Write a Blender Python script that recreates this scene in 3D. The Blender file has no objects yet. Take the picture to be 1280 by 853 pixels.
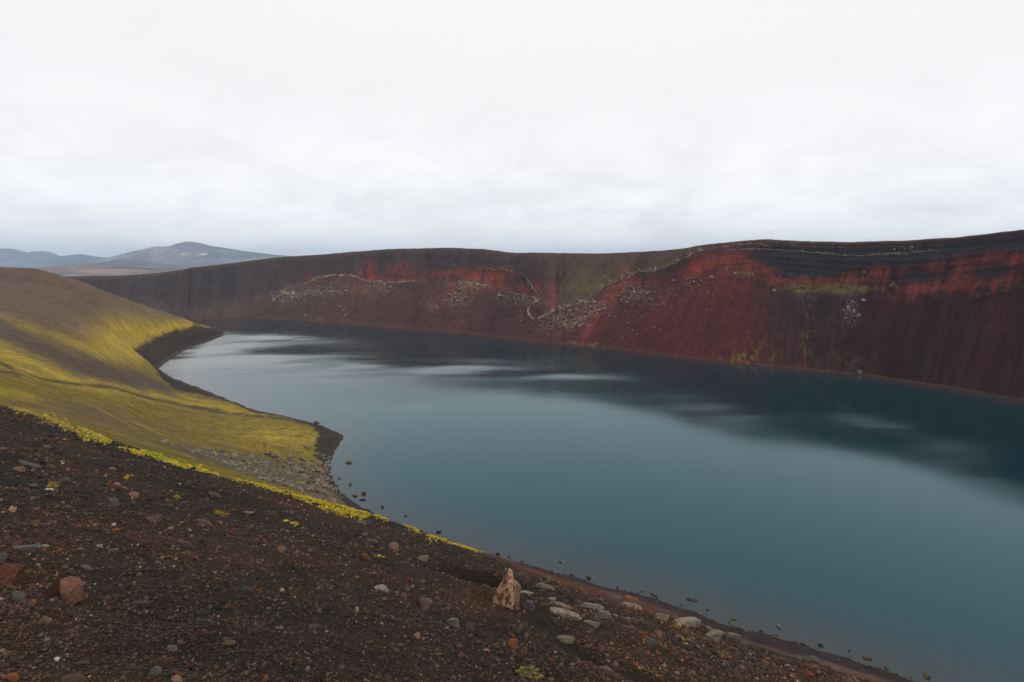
import bpy, bmesh, math, random
import numpy as np
from mathutils import Vector, Matrix
from mathutils.kdtree import KDTree

random.seed(7)
RNG = np.random.default_rng(11)
SC = bpy.context.scene
COL = SC.collection

# ------------------------------------------------------------------ camera
CAM_Z = 60.0                        # metres above the lake
PITCH = math.radians(7.57)          # looking slightly down
FPX, CX, CY = 711.1, 640.0, 426.5   # 20 mm lens on 36 mm, surveyed on a 1280 x 853 frame
cam = bpy.data.cameras.new('camera')
cam.lens = 20.0
cam.sensor_width = 36.0
cam.clip_start = 0.1
cam.clip_end = 60000.0
cam_o = bpy.data.objects.new('camera', cam)
cam_o.location = (0, 0, CAM_Z)
cam_o.rotation_euler = (math.radians(90) - PITCH, 0, 0)
COL.objects.link(cam_o)
SC.camera = cam_o

# ------------------------------------------------------------------ world: overcast sky
SUN_EL, SUN_AZ = math.radians(38), math.radians(112)   # azimuth clockwise from +Y
w = bpy.data.worlds.new('World')
SC.world = w
w.use_nodes = True
nt = w.node_tree
nt.nodes.clear()


def N(tree, typ, **kw):
    n = tree.nodes.new(typ)
    for k, v in kw.items():
        if k.startswith('in_'):
            key = k[3:]
            key = int(key) if key.isdigit() else key.replace('_', ' ')
            n.inputs[key].default_value = v
        else:
            setattr(n, k, v)
    return n


def L(tree, a, ao, b, bi):
    tree.links.new(a.outputs[ao], b.inputs[bi])


tc = N(nt, 'ShaderNodeTexCoord')
sep = N(nt, 'ShaderNodeSeparateXYZ')
L(nt, tc, 'Generated', sep, 0)
zc = N(nt, 'ShaderNodeMath', operation='MAXIMUM', in_1=0.0)
L(nt, sep, 'Z', zc, 0)
za = N(nt, 'ShaderNodeMath', operation='ADD', in_1=0.24)
L(nt, zc, 0, za, 0)
inv = N(nt, 'ShaderNodeMath', operation='DIVIDE', in_0=1.0)
L(nt, za, 0, inv, 1)
pl = N(nt, 'ShaderNodeVectorMath', operation='SCALE')
L(nt, tc, 'Generated', pl, 0)
L(nt, inv, 0, pl, 'Scale')
n1 = N(nt, 'ShaderNodeTexNoise', in_Scale=2.6, in_Detail=8.0, in_Roughness=0.6, in_Distortion=0.5)
L(nt, pl, 0, n1, 'Vector')
n2 = N(nt, 'ShaderNodeTexNoise', in_Scale=0.8, in_Detail=3.0, in_Roughness=0.5)
L(nt, pl, 0, n2, 'Vector')
mixn = N(nt, 'ShaderNodeMath', operation='MULTIPLY_ADD', in_1=0.6)
L(nt, n2, 'Fac', mixn, 0)
sc1 = N(nt, 'ShaderNodeMath', operation='MULTIPLY', in_1=0.7)
L(nt, n1, 'Fac', sc1, 0)
L(nt, sc1, 0, mixn, 2)
cr = N(nt, 'ShaderNodeValToRGB')
cr.color_ramp.elements[0].position = 0.50
cr.color_ramp.elements[0].color = (9.7, 9.65, 9.7, 1)
cr.color_ramp.elements[1].position = 0.74
cr.color_ramp.elements[1].color = (11.5, 11.4, 11.4, 1)
L(nt, mixn, 0, cr, 0)
# towards the zenith the layer is one even pale sheet
up = N(nt, 'ShaderNodeMapRange', interpolation_type='SMOOTHSTEP')
up.inputs['From Min'].default_value = 0.08
up.inputs['From Max'].default_value = 0.30
up.inputs['To Min'].default_value = 0.0
up.inputs['To Max'].default_value = 0.90
L(nt, sep, 'Z', up, 0)
cm = N(nt, 'ShaderNodeMix', data_type='RGBA')
cm.inputs['B'].default_value = (9.75, 9.7, 9.75, 1)
L(nt, up, 0, cm, 'Factor')
L(nt, cr, 0, cm, 'A')
sky = N(nt, 'ShaderNodeTexSky', sky_type='NISHITA', sun_disc=False, sun_elevation=SUN_EL, sun_rotation=SUN_AZ)
ov = N(nt, 'ShaderNodeMix', data_type='RGBA')
ov.inputs['Factor'].default_value = 0.985
L(nt, sky, 0, ov, 'A')
L(nt, cm, 'Result', ov, 'B')
bg = N(nt, 'ShaderNodeBackground', in_Strength=0.1)
L(nt, ov, 'Result', bg, 0)
wo = N(nt, 'ShaderNodeOutputWorld')
L(nt, bg, 0, wo, 0)

sun = bpy.data.lights.new('sun', 'SUN')
sun.energy = 1.45
sun.angle = math.radians(10)
sun.color = (1.0, 0.92, 0.82)
sun_o = bpy.data.objects.new('sun', sun)
sd = Vector((math.sin(SUN_AZ) * math.cos(SUN_EL), math.cos(SUN_AZ) * math.cos(SUN_EL), math.sin(SUN_EL)))
sun_o.rotation_euler = sd.to_track_quat('Z', 'Y').to_euler()
sun_o.location = (0, 0, 300)
COL.objects.link(sun_o)

SC.view_settings.view_transform = 'Standard'
SC.view_settings.look = 'None'
SC.view_settings.exposure = 0.0
SC.view_settings.gamma = 1.0
SC.render.engine = 'CYCLES'
cy = SC.cycles
cy.use_denoising = True
cy.max_bounces = 4
cy.diffuse_bounces = 2
cy.glossy_bounces = 2
cy.transmission_bounces = 1
cy.volume_bounces = 0
cy.transparent_max_bounces = 4
cy.caustics_reflective = False
cy.caustics_refractive = False

# ------------------------------------------------------------------ survey maths
CP, SP = math.cos(PITCH), math.sin(PITCH)


def ray(u, v):
    """Direction through a survey pixel, scaled to one metre of camera depth."""
    X = (np.asarray(u, float) - CX) / FPX
    D = (np.asarray(v, float) - CY) / FPX
    return np.stack([X, CP - D * SP, -SP - D * CP], -1)


def at_y(u, v, Y):
    d = ray(u, v)
    k = np.asarray(Y, float) / d[..., 1]
    return d * k[..., None] + np.array([0, 0, CAM_Z])


def at_z(u, v, z=0.0):
    d = ray(u, v)
    k = (z - CAM_Z) / d[..., 2]
    return d * k[..., None] + np.array([0, 0, CAM_Z])


def project(P):
    P = np.asarray(P, float)
    zr = P[..., 2] - CAM_Z
    dep = P[..., 1] * CP - zr * SP
    dn = -(P[..., 1] * SP + zr * CP)
    dep = np.where(dep < 0.05, 0.05, dep)
    return CX + FPX * P[..., 0] / dep, CY + FPX * dn / dep


def smooth(e0, e1, x):
    t = np.clip((x - e0) / (e1 - e0), 0, 1)
    return t * t * (3 - 2 * t)


def lerp(a, b, t):
    return a + (b - a) * t


def mixc(c, col, m):
    return c + (np.asarray(col, float) - c) * m[..., None]


def _hash(ix, iy, seed):
    h = (ix.astype(np.int64) * 374761393 + iy.astype(np.int64) * 668265263 + seed * 1274126177) & 0xFFFFFFFF
    h = ((h ^ (h >> 13)) * 1274126177) & 0xFFFFFFFF
    return ((h ^ (h >> 16)) & 0xFFFF) / 32767.5 - 1.0


def vnoise(x, y, seed=0):
    x = np.asarray(x, float); y = np.asarray(y, float)
    ix = np.floor(x); iy = np.floor(y)
    fx = x - ix; fy = y - iy
    fx = fx * fx * fx * (fx * (fx * 6 - 15) + 10)
    fy = fy * fy * fy * (fy * (fy * 6 - 15) + 10)
    a = _hash(ix, iy, seed); b = _hash(ix + 1, iy, seed)
    c = _hash(ix, iy + 1, seed); d = _hash(ix + 1, iy + 1, seed)
    return (a + (b - a) * fx) * (1 - fy) + (c + (d - c) * fx) * fy


def fbm(x, y, octv=4, seed=0, rough=0.5):
    s = 0.0; amp = 1.0; tot = 0.0
    for k in range(octv):
        s = s + amp * vnoise(x + k * 17.3, y - k * 9.1, seed + k)
        tot += amp
        amp *= rough
        x = x * 2.03; y = y * 2.03
    return s / tot


def curve(pts, x):
    p = np.asarray(pts, float)
    return np.interp(x, p[:, 0], p[:, 1])


def seg_dist(x, y, pts):
    """Distance from points to a polyline."""
    best = np.full(np.shape(x), 1e18)
    for (x0, y0), (x1, y1) in zip(pts[:-1], pts[1:]):
        dx, dy = x1 - x0, y1 - y0
        t = np.clip(((x - x0) * dx + (y - y0) * dy) / (dx * dx + dy * dy + 1e-12), 0, 1)
        d = (x - x0 - t * dx) ** 2 + (y - y0 - t * dy) ** 2
        best = np.minimum(best, d)
    return np.sqrt(best)


def inside(x, y, pts):
    r = np.zeros(np.shape(x), bool)
    n = len(pts)
    for i in range(n):
        x0, y0 = pts[i]; x1, y1 = pts[(i + 1) % n]
        if y0 == y1:
            continue
        c = ((y0 > y) != (y1 > y)) & (x < (x1 - x0) * (y - y0) / (y1 - y0) + x0)
        r ^= c
    return r


def resample(pts, step):
    pts = np.asarray(pts, float)
    s = np.r_[0, np.cumsum(np.linalg.norm(np.diff(pts, axis=0), axis=1))]
    n = max(2, int(s[-1] / step))
    q = np.linspace(0, s[-1], n)
    return np.stack([np.interp(q, s, pts[:, k]) for k in range(pts.shape[1])], 1)


def chaikin(p, n=2):
    p = np.asarray(p, float)
    for _ in range(n):
        q = np.empty((2 * len(p) - 2, p.shape[1]))
        q[0::2] = .75 * p[:-1] + .25 * p[1:]
        q[1::2] = .25 * p[:-1] + .75 * p[1:]
        p = np.vstack([p[:1], q, p[-1:]])
    return p


# ------------------------------------------------------------------ mesh and object helpers
def new_mesh(name, V, F, col=None, smooth_shade=True, extra=None):
    me = bpy.data.meshes.new(name)
    V = np.ascontiguousarray(V, np.float32)
    F = np.ascontiguousarray(F, np.int32)
    k = F.shape[1]
    me.vertices.add(len(V)); me.vertices.foreach_set('co', V.ravel())
    me.loops.add(F.size); me.loops.foreach_set('vertex_index', F.ravel())
    me.polygons.add(len(F))
    me.polygons.foreach_set('loop_start', np.arange(0, F.size, k, dtype=np.int32))
    me.polygons.foreach_set('use_smooth', np.full(len(F), smooth_shade))
    me.update(calc_edges=True)
    if col is not None:
        at = me.attributes.new('tint', 'FLOAT_COLOR', 'POINT')
        c = np.ones((len(V), 4), np.float32); c[:, :3] = np.clip(col, 0.002, 1)
        at.data.foreach_set('color', c.ravel())
    for nm, arr in (extra or {}).items():
        at = me.attributes.new(nm, 'FLOAT', 'POINT')
        at.data.foreach_set('value', np.ascontiguousarray(arr, np.float32))
    me.validate()
    return me


def grid_faces(nr, nc, mask=None):
    i = np.arange(nr - 1)[:, None] * nc + np.arange(nc - 1)[None, :]
    F = np.stack([i, i + 1, i + nc + 1, i + nc], -1)
    if mask is not None:
        F = F[mask]
    return F.reshape(-1, 4)


def link(name, me, mat, kind=None, label=None, cat=None, group=None, parent=None, loc=None):
    o = bpy.data.objects.new(name, me)
    if mat is not None and me is not None and not me.materials:
        me.materials.append(mat)
    if kind: o['kind'] = kind
    if label: o['label'] = label
    if cat: o['category'] = cat
    if group: o['group'] = group
    if parent is not None: o.parent = parent
    if loc is not None: o.location = loc
    COL.objects.link(o)
    return o


# ------------------------------------------------------------------ materials
def mat_base(name):
    m = bpy.data.materials.new(name)
    m.use_nodes = True
    t = m.node_tree
    t.nodes.clear()
    out = N(t, 'ShaderNodeOutputMaterial')
    p = N(t, 'ShaderNodeBsdfPrincipled')
    L(t, p, 0, out, 0)
    return m, t, p


def earth_mat(name, scales, strength, bump, rough=0.95, spec=0.15, bump_dist=0.05):
    """Vertex-borne soil colour broken up by several sizes of grain."""
    m, t, p = mat_base(name)
    p.inputs['Roughness'].default_value = rough
    p.inputs['Specular IOR Level'].default_value = spec
    a = N(t, 'ShaderNodeAttribute', attribute_name='tint')
    tcn = N(t, 'ShaderNodeTexCoord')
    prev = None
    for s, k in zip(scales, strength):
        n = N(t, 'ShaderNodeTexNoise', in_Scale=s, in_Detail=5.0, in_Roughness=0.62)
        L(t, tcn, 'Object', n, 'Vector')
        mr = N(t, 'ShaderNodeMapRange')
        mr.inputs['From Min'].default_value = 0.3
        mr.inputs['From Max'].default_value = 0.7
        mr.inputs['To Min'].default_value = 1 - k
        mr.inputs['To Max'].default_value = 1 + k
        L(t, n, 'Fac', mr, 0)
        if prev is None:
            prev = (mr, 0)
        else:
            mm = N(t, 'ShaderNodeMath', operation='MULTIPLY')
            L(t, prev[0], prev[1], mm, 0); L(t, mr, 0, mm, 1)
            prev = (mm, 0)
    vm = N(t, 'ShaderNodeVectorMath', operation='SCALE')
    L(t, a, 'Color', vm, 0); L(t, prev[0], prev[1], vm, 'Scale')
    L(t, vm, 0, p, 'Base Color')
    b = N(t, 'ShaderNodeBump', in_Strength=bump, in_Distance=bump_dist)
    L(t, prev[0], prev[1], b, 'Height')
    L(t, b, 0, p, 'Normal')
    return m


def rock_mat(name, c1, c2, scale=4.0, spot=None, spot_amt=0.5, bump=0.5, rough=0.9):
    m, t, p = mat_base(name)
    p.inputs['Roughness'].default_value = rough
    p.inputs['Specular IOR Level'].default_value = 0.2
    tcn = N(t, 'ShaderNodeTexCoord')
    oi = N(t, 'ShaderNodeObjectInfo')
    mp = N(t, 'ShaderNodeVectorMath', operation='ADD')
    L(t, tcn, 'Object', mp, 0); L(t, oi, 'Location', mp, 1)
    n = N(t, 'ShaderNodeTexNoise', in_Scale=scale, in_Detail=8.0, in_Roughness=0.65)
    L(t, mp, 0, n, 'Vector')
    r = N(t, 'ShaderNodeValToRGB')
    r.color_ramp.elements[0].position = 0.36; r.color_ramp.elements[0].color = (*c1, 1)
    r.color_ramp.elements[1].position = 0.64; r.color_ramp.elements[1].color = (*c2, 1)
    L(t, n, 'Fac', r, 0)
    last = (r, 0)
    if spot:
        n3 = N(t, 'ShaderNodeTexNoise', in_Scale=scale * 2.1, in_Detail=5.0, in_Roughness=0.6)
        L(t, mp, 0, n3, 'Vector')
        mr = N(t, 'ShaderNodeMapRange')
        mr.inputs['From Min'].default_value = 0.68 - 0.3 * spot_amt
        mr.inputs['From Max'].default_value = 0.74 - 0.3 * spot_amt
        L(t, n3, 'Fac', mr, 0)
        mx = N(t, 'ShaderNodeMix', data_type='RGBA')
        mx.inputs['B'].default_value = (*spot, 1)
        L(t, mr, 0, mx, 'Factor'); L(t, last[0], last[1], mx, 'A')
        last = (mx, 'Result')
    hs = N(t, 'ShaderNodeHueSaturation')
    mv = N(t, 'ShaderNodeMapRange')
    mv.inputs['To Min'].default_value = 0.75; mv.inputs['To Max'].default_value = 1.25
    L(t, oi, 'Random', mv, 0); L(t, mv, 0, hs, 'Value')
    L(t, last[0], last[1], hs, 'Color')
    L(t, hs, 0, p, 'Base Color')
    n4 = N(t, 'ShaderNodeTexNoise', in_Scale=scale * 3.0, in_Detail=6.0, in_Roughness=0.6)
    L(t, mp, 0, n4, 'Vector')
    b = N(t, 'ShaderNodeBump', in_Strength=bump, in_Distance=0.06)
    L(t, n4, 'Fac', b, 'Height'); L(t, b, 0, p, 'Normal')
    return m


def tint_mat(name, rough=0.9, grain=6.0, k=0.3, spec=0.2):
    return earth_mat(name, (grain,), (k,), 0.4, rough, spec)


M_ground = earth_mat('volcanic_soil', (0.35, 1.3, 5.0, 38.0), (0.14, 0.30, 0.26, 0.42), 0.7, 0.95, 0.12, 0.04)
M_wall = earth_mat('scoria_wall', (0.09, 0.6), (0.16, 0.28), 0.8, 0.95, 0.08, 0.6)
M_plain = earth_mat('desert_plain', (0.004, 0.03), (0.3, 0.2), 0.2, 1.0, 0.05, 1.0)
M_gravel = tint_mat('gravel_stone', 0.85, 60.0, 0.25, 0.25)
M_moss = tint_mat('moss', 1.0, 28.0, 0.5, 0.05)
M_ledge = earth_mat('pale_ledge', (0.5, 2.2), (0.25, 0.4), 0.9, 0.95, 0.1, 0.4)
R_red = rock_mat('red_scoria_rock', (0.045, 0.014, 0.009), (0.13, 0.05, 0.03), 5.0)
R_pink = rock_mat('pinkish_rock', (0.11, 0.06, 0.042), (0.22, 0.13, 0.095), 7.0)
R_grey = rock_mat('grey_rock', (0.045, 0.039, 0.036), (0.115, 0.10, 0.09), 6.0)
R_violet = rock_mat('violet_grey_rock', (0.040, 0.032, 0.034), (0.085, 0.068, 0.070), 6.0)
R_brown = rock_mat('brown_rock', (0.05, 0.03, 0.02), (0.13, 0.085, 0.055), 6.0)
R_dark = rock_mat('dark_lava_rock', (0.016, 0.014, 0.014), (0.045, 0.038, 0.036), 6.0)
R_slab = rock_mat('pale_slab_rock', (0.12, 0.092, 0.068), (0.40, 0.335, 0.26), 5.0, (0.05, 0.04, 0.032), 0.45, 0.9)
R_lichen = rock_mat('lichen_rock', (0.05, 0.045, 0.035), (0.16, 0.15, 0.11), 6.0, (0.55, 0.52, 0.42), 0.75, 0.9)
R_mossy = rock_mat('mossy_rock', (0.022, 0.020, 0.016), (0.075, 0.065, 0.045), 3.0, (0.13, 0.105, 0.025), 0.55)
R_orange = rock_mat('orange_rock', (0.10, 0.034, 0.014), (0.20, 0.075, 0.032), 8.0)
R_boulder = rock_mat('weathered_boulder', (0.075, 0.062, 0.05), (0.22, 0.187, 0.155), 1.2, (0.13, 0.105, 0.03), 0.45, 0.8)
R_far = rock_mat('pale_talus_boulder', (0.11, 0.09, 0.07), (0.27, 0.22, 0.175), 0.8)

# ------------------------------------------------------------------ lake outline
NOSE_BACK = [(-352., 636.), (-322., 604.), (-292., 566.), (-266., 528.)]
NEAR_PX = [(279, 420), (262, 427), (240, 434), (222, 443), (204, 456), (199, 461.5), (206, 468), (230, 477), (262, 489),
           (298, 504), (308, 510), (322, 514), (345, 517.5), (370, 523), (395, 530), (415, 538), (428, 544), (430, 549),
           (424, 557), (417, 567), (413, 577), (412, 590), (419, 605), (430, 617), (450, 633), (480, 647.5), (520, 662),
           (560, 676), (600, 690), (640, 703), (700, 717), (760, 733), (800, 742), (850, 758), (900, 779), (950, 793),
           (1000, 806), (1060, 824), (1100, 838), (1140, 851), (1200, 868), (1300, 895)]
FAR_PX = [(245, 400), (300, 398.3), (320, 398.4), (400, 402), (447, 406.5), (500, 411), (604, 420), (680, 428.5), (740, 433.5),
          (790, 439), (841, 446), (900, 452), (950, 457), (1000, 462), (1075, 469), (1120, 475.5), (1200, 487), (1280, 501.5)]
END = [(300., 205.), (345., 140.), (350., 70.), (325., 0.), (270., -50.), (210., -75.), (160., -50.), (112., 22.)]
near_w = at_z(*np.array(NEAR_PX, float).T)[:, :2]
far_w = at_z(*np.array(FAR_PX, float).T)[:, :2]
near_line = np.vstack([np.array(NOSE_BACK), near_w, [END[-1]], [END[-2]]])
lake_poly = [tuple(p) for p in np.vstack([np.array(NOSE_BACK), near_w, np.array(END)[::-1], far_w[::-1]])]
near_segs = [tuple(p) for p in near_line]


def shore_d(x, y):
    """Signed distance to the near shore: positive on land."""
    d = seg_dist(x, y, near_segs)
    return np.where(inside(x, y, lake_poly), -d, d)


# ------------------------------------------------------------------ near ground: height function
PA, PB, PC = -0.177, -0.1778, 0.5837      # the gravel shoulder the camera stands on (a plane of about 29 degrees)


def shoulder(x, y):
    zr = (1 - PA * y * CP - PB * x + PC * y * SP) / (-PA * SP - PC * CP)
    cap = -0.9
    zr = cap - np.logaddexp(0, (cap - zr) * 1.6) / 1.6 + 0.0
    return CAM_Z + zr


BRINK_PX = [(-260, 455), (-130, 480), (0, 509), (60, 526), (130, 549), (200, 571), (280, 596), (350, 615), (430, 637), (520, 662),
            (605, 696), (660, 718), (760, 748), (860, 778), (940, 803), (1010, 829), (1100, 857), (1200, 890), (1320, 930), (1500, 985)]
bp = np.array(BRINK_PX, float)
inv_dep = (-0.3673 - 0.00025 * bp[:, 0] + 0.00082095 * bp[:, 1])
br_d = ray(bp[:, 0], bp[:, 1]) / inv_dep[:, None]
br_phi = np.arctan2(br_d[:, 0], br_d[:, 1]); br_r = np.hypot(br_d[:, 0], br_d[:, 1])
_o = np.argsort(br_phi); br_phi, br_r = br_phi[_o], br_r[_o]


def brink_r(phi):
    return np.interp(phi, br_phi, br_r)


ctl = []
for q in br_d:
    ctl.append((q[0], q[1], CAM_Z + q[2]))
for f_ in (0.45, 0.75):
    for q in br_d[::2]:
        x_, y_ = q[0] * f_, q[1] * f_
        ctl.append((x_, y_, float(shoulder(x_, y_))))
PXY = [  # column, row, distance ahead
    (0, 503, 40), (0, 478, 70), (0, 450, 105), (0, 425, 150), (0, 400, 205), (0, 372, 265), (0, 350, 305), (0, 334.5, 330),
    (30, 333.5, 335), (45, 335, 338), (60, 340, 346), (90, 350, 360), (120, 361, 380), (150, 372, 400), (190, 386, 422), (225, 398, 442),
    (100, 522, 50), (100, 500, 85), (100, 470, 130), (100, 440, 180), (100, 410, 245), (100, 380, 310),
    (200, 556, 85), (200, 540, 118), (200, 520, 160), (200, 500, 208), (200, 480, 262), (196, 458, 330),
    (150, 455, 240), (150, 425, 290), (160, 400, 350), (200, 415, 380),
    (300, 590, 100), (300, 570, 128), (300, 545, 166), (300, 522, 212),
    (400, 622, 112), (400, 600, 131), (400, 575, 156), (400, 552, 182), (400, 536, 199),
    (480, 653, 122), (480, 660, 95), (480, 672, 60), (600, 697, 106), (600, 710, 80), (600, 722, 45),
    (700, 728, 98), (700, 742, 75), (700, 760, 42), (800, 753, 91), (800, 764, 80), (800, 788, 44),
    (900, 790, 85), (900, 802, 72), (900, 825, 40), (1000, 817, 79), (1000, 829, 68), (1000, 855, 38),
    (1140, 862, 72), (1140, 880, 55), (1140, 905, 34), (1300, 908, 66), (1300, 935, 48),
    (-200, 492, 45), (-200, 440, 105), (-200, 395, 200), (-200, 345, 330), (-400, 470, 60), (-400, 380, 200),
]
for u_, v_, y_ in PXY:
    ctl.append(tuple(at_y(u_, v_, y_)))
for u_, v_, z_ in [(170, 447, 9.5), (200, 431, 12), (222, 420, 12), (245, 410, 12.2), (245, 405, 14)]:
    ctl.append(tuple(at_z(u_, v_, z_)))
ctl += [(-248., 466., 9.), (-252., 478., 6.), (-275., 490., 11.), (-300., 540., 8.), (-335., 590., 8.), (-370., 600., 25.), (-330., 460., 30.),
        (-390., 470., 34.), (-430., 560., 34.), (-480., 420., 25.), (-420., 330., 45.), (-430., 250., 35.), (-500., 640., 20.),
        (-60., -60., 50.), (-120., -30., 42.), (60., -70., 57.), (-20., -120., 32.), (-160., 100., 36.), (-240., 160., 25.),
        (120., -110., 60.), (160., -150., 45.), (60., -30., 52.), (100., 10., 12.), (130., -40., 18.), (0., -300., 0.), (-300., -100., 0.)]
for q in near_w[9:-1:2]:
    ctl.append((q[0], q[1], 0.4))
CT = np.array(ctl, float)
# far fewer wiggles when near-duplicate points are dropped
keep = []
for i_, p_ in enumerate(CT):
    if all(np.hypot(*(CT[j_, :2] - p_[:2])) > 1.2 for j_ in keep):
        keep.append(i_)
CT = CT[keep]
S_ = 100.0


def _ker(r2):
    return 0.5 * r2 * np.log(r2 + 1e-12)


n_ = len(CT)
dd = ((CT[:, None, :2] - CT[None, :, :2]) / S_)
Kmat = _ker((dd ** 2).sum(-1)) + np.eye(n_) * 2e-4
Pm = np.c_[np.ones(n_), CT[:, :2] / S_]
Am = np.block([[Kmat, Pm], [Pm.T, np.zeros((3, 3))]])
tw = np.linalg.solve(Am, np.r_[CT[:, 2], 0, 0, 0])


def tps(x, y):
    x = np.asarray(x, float).ravel() / S_; y = np.asarray(y, float).ravel() / S_
    out = np.empty(len(x))
    for s in range(0, len(x), 40000):
        xs, ys = x[s:s + 40000], y[s:s + 40000]
        r2 = (xs[:, None] - CT[None, :, 0] / S_) ** 2 + (ys[:, None] - CT[None, :, 1] / S_) ** 2
        out[s:s + 40000] = _ker(r2) @ tw[:n_] + tw[n_] + tw[n_ + 1] * xs + tw[n_ + 2] * ys
    return out


def plane_pt(u, v):
    k = -0.3673 - 0.00025 * u + 0.00082095 * v
    return ray(u, v) / k + np.array([0, 0, CAM_Z])


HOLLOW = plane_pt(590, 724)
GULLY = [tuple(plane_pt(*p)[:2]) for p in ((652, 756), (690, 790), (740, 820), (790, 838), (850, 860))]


def ground_z(x, y, detail=True):
    x = np.asarray(x, float).ravel(); y = np.asarray(y, float).ravel()
    r = np.hypot(x, y); phi = np.arctan2(x, y)
    rb = brink_r(phi)
    z_s = shoulder(x, y)
    z_m = tps(x, y)
    t = smooth(rb - 3.0, rb + 2.0, r)
    t = np.where(y < -1.0, np.maximum(t, smooth(1, 6, -y)), t)
    z = lerp(z_s, z_m, t)
    nearw = 1 - smooth(12, 60, r)
    if detail:
        z = z + nearw * (0.20 * fbm(x / 2.6, y / 2.6, 3, 3) + 0.085 * fbm(x / 0.6, y / 0.6, 4, 8, .6) * (1 - smooth(15, 30, r)))
        z = z + (1 - nearw) * (1.1 * fbm(x / 38, y / 38, 3, 21) + 0.42 * fbm(x / 6, y / 6, 4, 23, .6))
        # runnels down the inner slope
        al = (-0.656 * x + 0.754 * y); dn = 0.754 * x + 0.656 * y
        z = z - (1 - nearw) * 0.4 * smooth(-0.1, 0.8, fbm(al / 11 + .15 * fbm(x / 9, y / 9, 2, 33), dn / 60, 3, 31))
    # hollow beside the standing rock and the washed-out gully
    hx, hy = x - HOLLOW[0], y - HOLLOW[1]
    z = z - 1.45 * np.exp(-((hx / 1.05) ** 2 + (hy / 0.95) ** 2) ** 2)
    gd = seg_dist(x, y, GULLY)
    z = z - 0.16 * np.exp(-(gd / 0.35) ** 2) * nearw
    # shore: eroded bank, beach and lake bed
    d = shore_d(x, y)
    if detail:
        d = d + (0.9 * fbm(x / 6, y / 6, 3, 41) + 0.35 * fbm(x / 1.5, y / 1.5, 2, 43)) * smooth(30, 60, r)
    bank_k = 0.55 + 0.6 * smooth(250, 330, r) * smooth(-100, -150, x)
    beach = np.where(d < 2.0, 0.22 * d, 0.44 + bank_k * (d - 2.0) + 0.016 * np.maximum(d - 6, 0) ** 2)
    beach = np.where(d < 0, 0.30 * d, beach)
    wz = d < 40
    z = np.where(wz, np.minimum(np.maximum(z, np.where(d > 0, 0.12 * np.minimum(d, 6), -99)), beach), z)
    return z, d


def hits(px):
    """Where survey rays through the listed pixels first meet the near ground."""
    px = np.asarray(px, float)
    d = ray(px[:, 0], px[:, 1])
    d = d / np.linalg.norm(d, axis=1)[:, None]
    t = np.geomspace(1.6, 620, 900)
    X = d[:, None, :] * t[None, :, None] + np.array([0, 0, CAM_Z])
    z, _ = ground_z(X[..., 0], X[..., 1])
    g = X[..., 2] - z.reshape(X.shape[:2])
    below = g < 0
    k = np.where(below.any(1), below.argmax(1), len(t) - 1)
    k = np.maximum(k, 1)
    i = np.arange(len(px))
    g0, g1 = g[i, k - 1], g[i, k]
    f = np.clip(g0 / (g0 - g1 + 1e-9), 0, 1)
    tt = t[k - 1] + (t[k] - t[k - 1]) * f
    return d * tt[:, None] + np.array([0, 0, CAM_Z]), tt


# ------------------------------------------------------------------ near ground: mesh and colour
phis = np.r_[np.radians(np.linspace(-180, -66, 34)[:-1]), np.radians(np.linspace(-66, 62, 900)), np.radians(np.linspace(62, 180, 34)[1:])]
rads = np.r_[np.geomspace(0.25, 1.6, 8)[:-1], np.geomspace(1.6, 24, 170)[:-1], np.geomspace(24, 95, 75)[:-1], np.geomspace(95, 520, 250)[:-1],
             np.geomspace(520, 760, 20)]
PH, RR = np.meshgrid(phis, rads)
GX, GY = (RR * np.sin(PH)).ravel(), (RR * np.cos(PH)).ravel()
GZ, GD = ground_z(GX, GY)
# outer skirt sinks into the plain
sk = smooth(560, 740, RR.ravel())
GZ = lerp(GZ, -14.0, sk)
ga, gb = project(np.stack([GX, GY, GZ], 1))
GR = RR.ravel()


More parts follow.
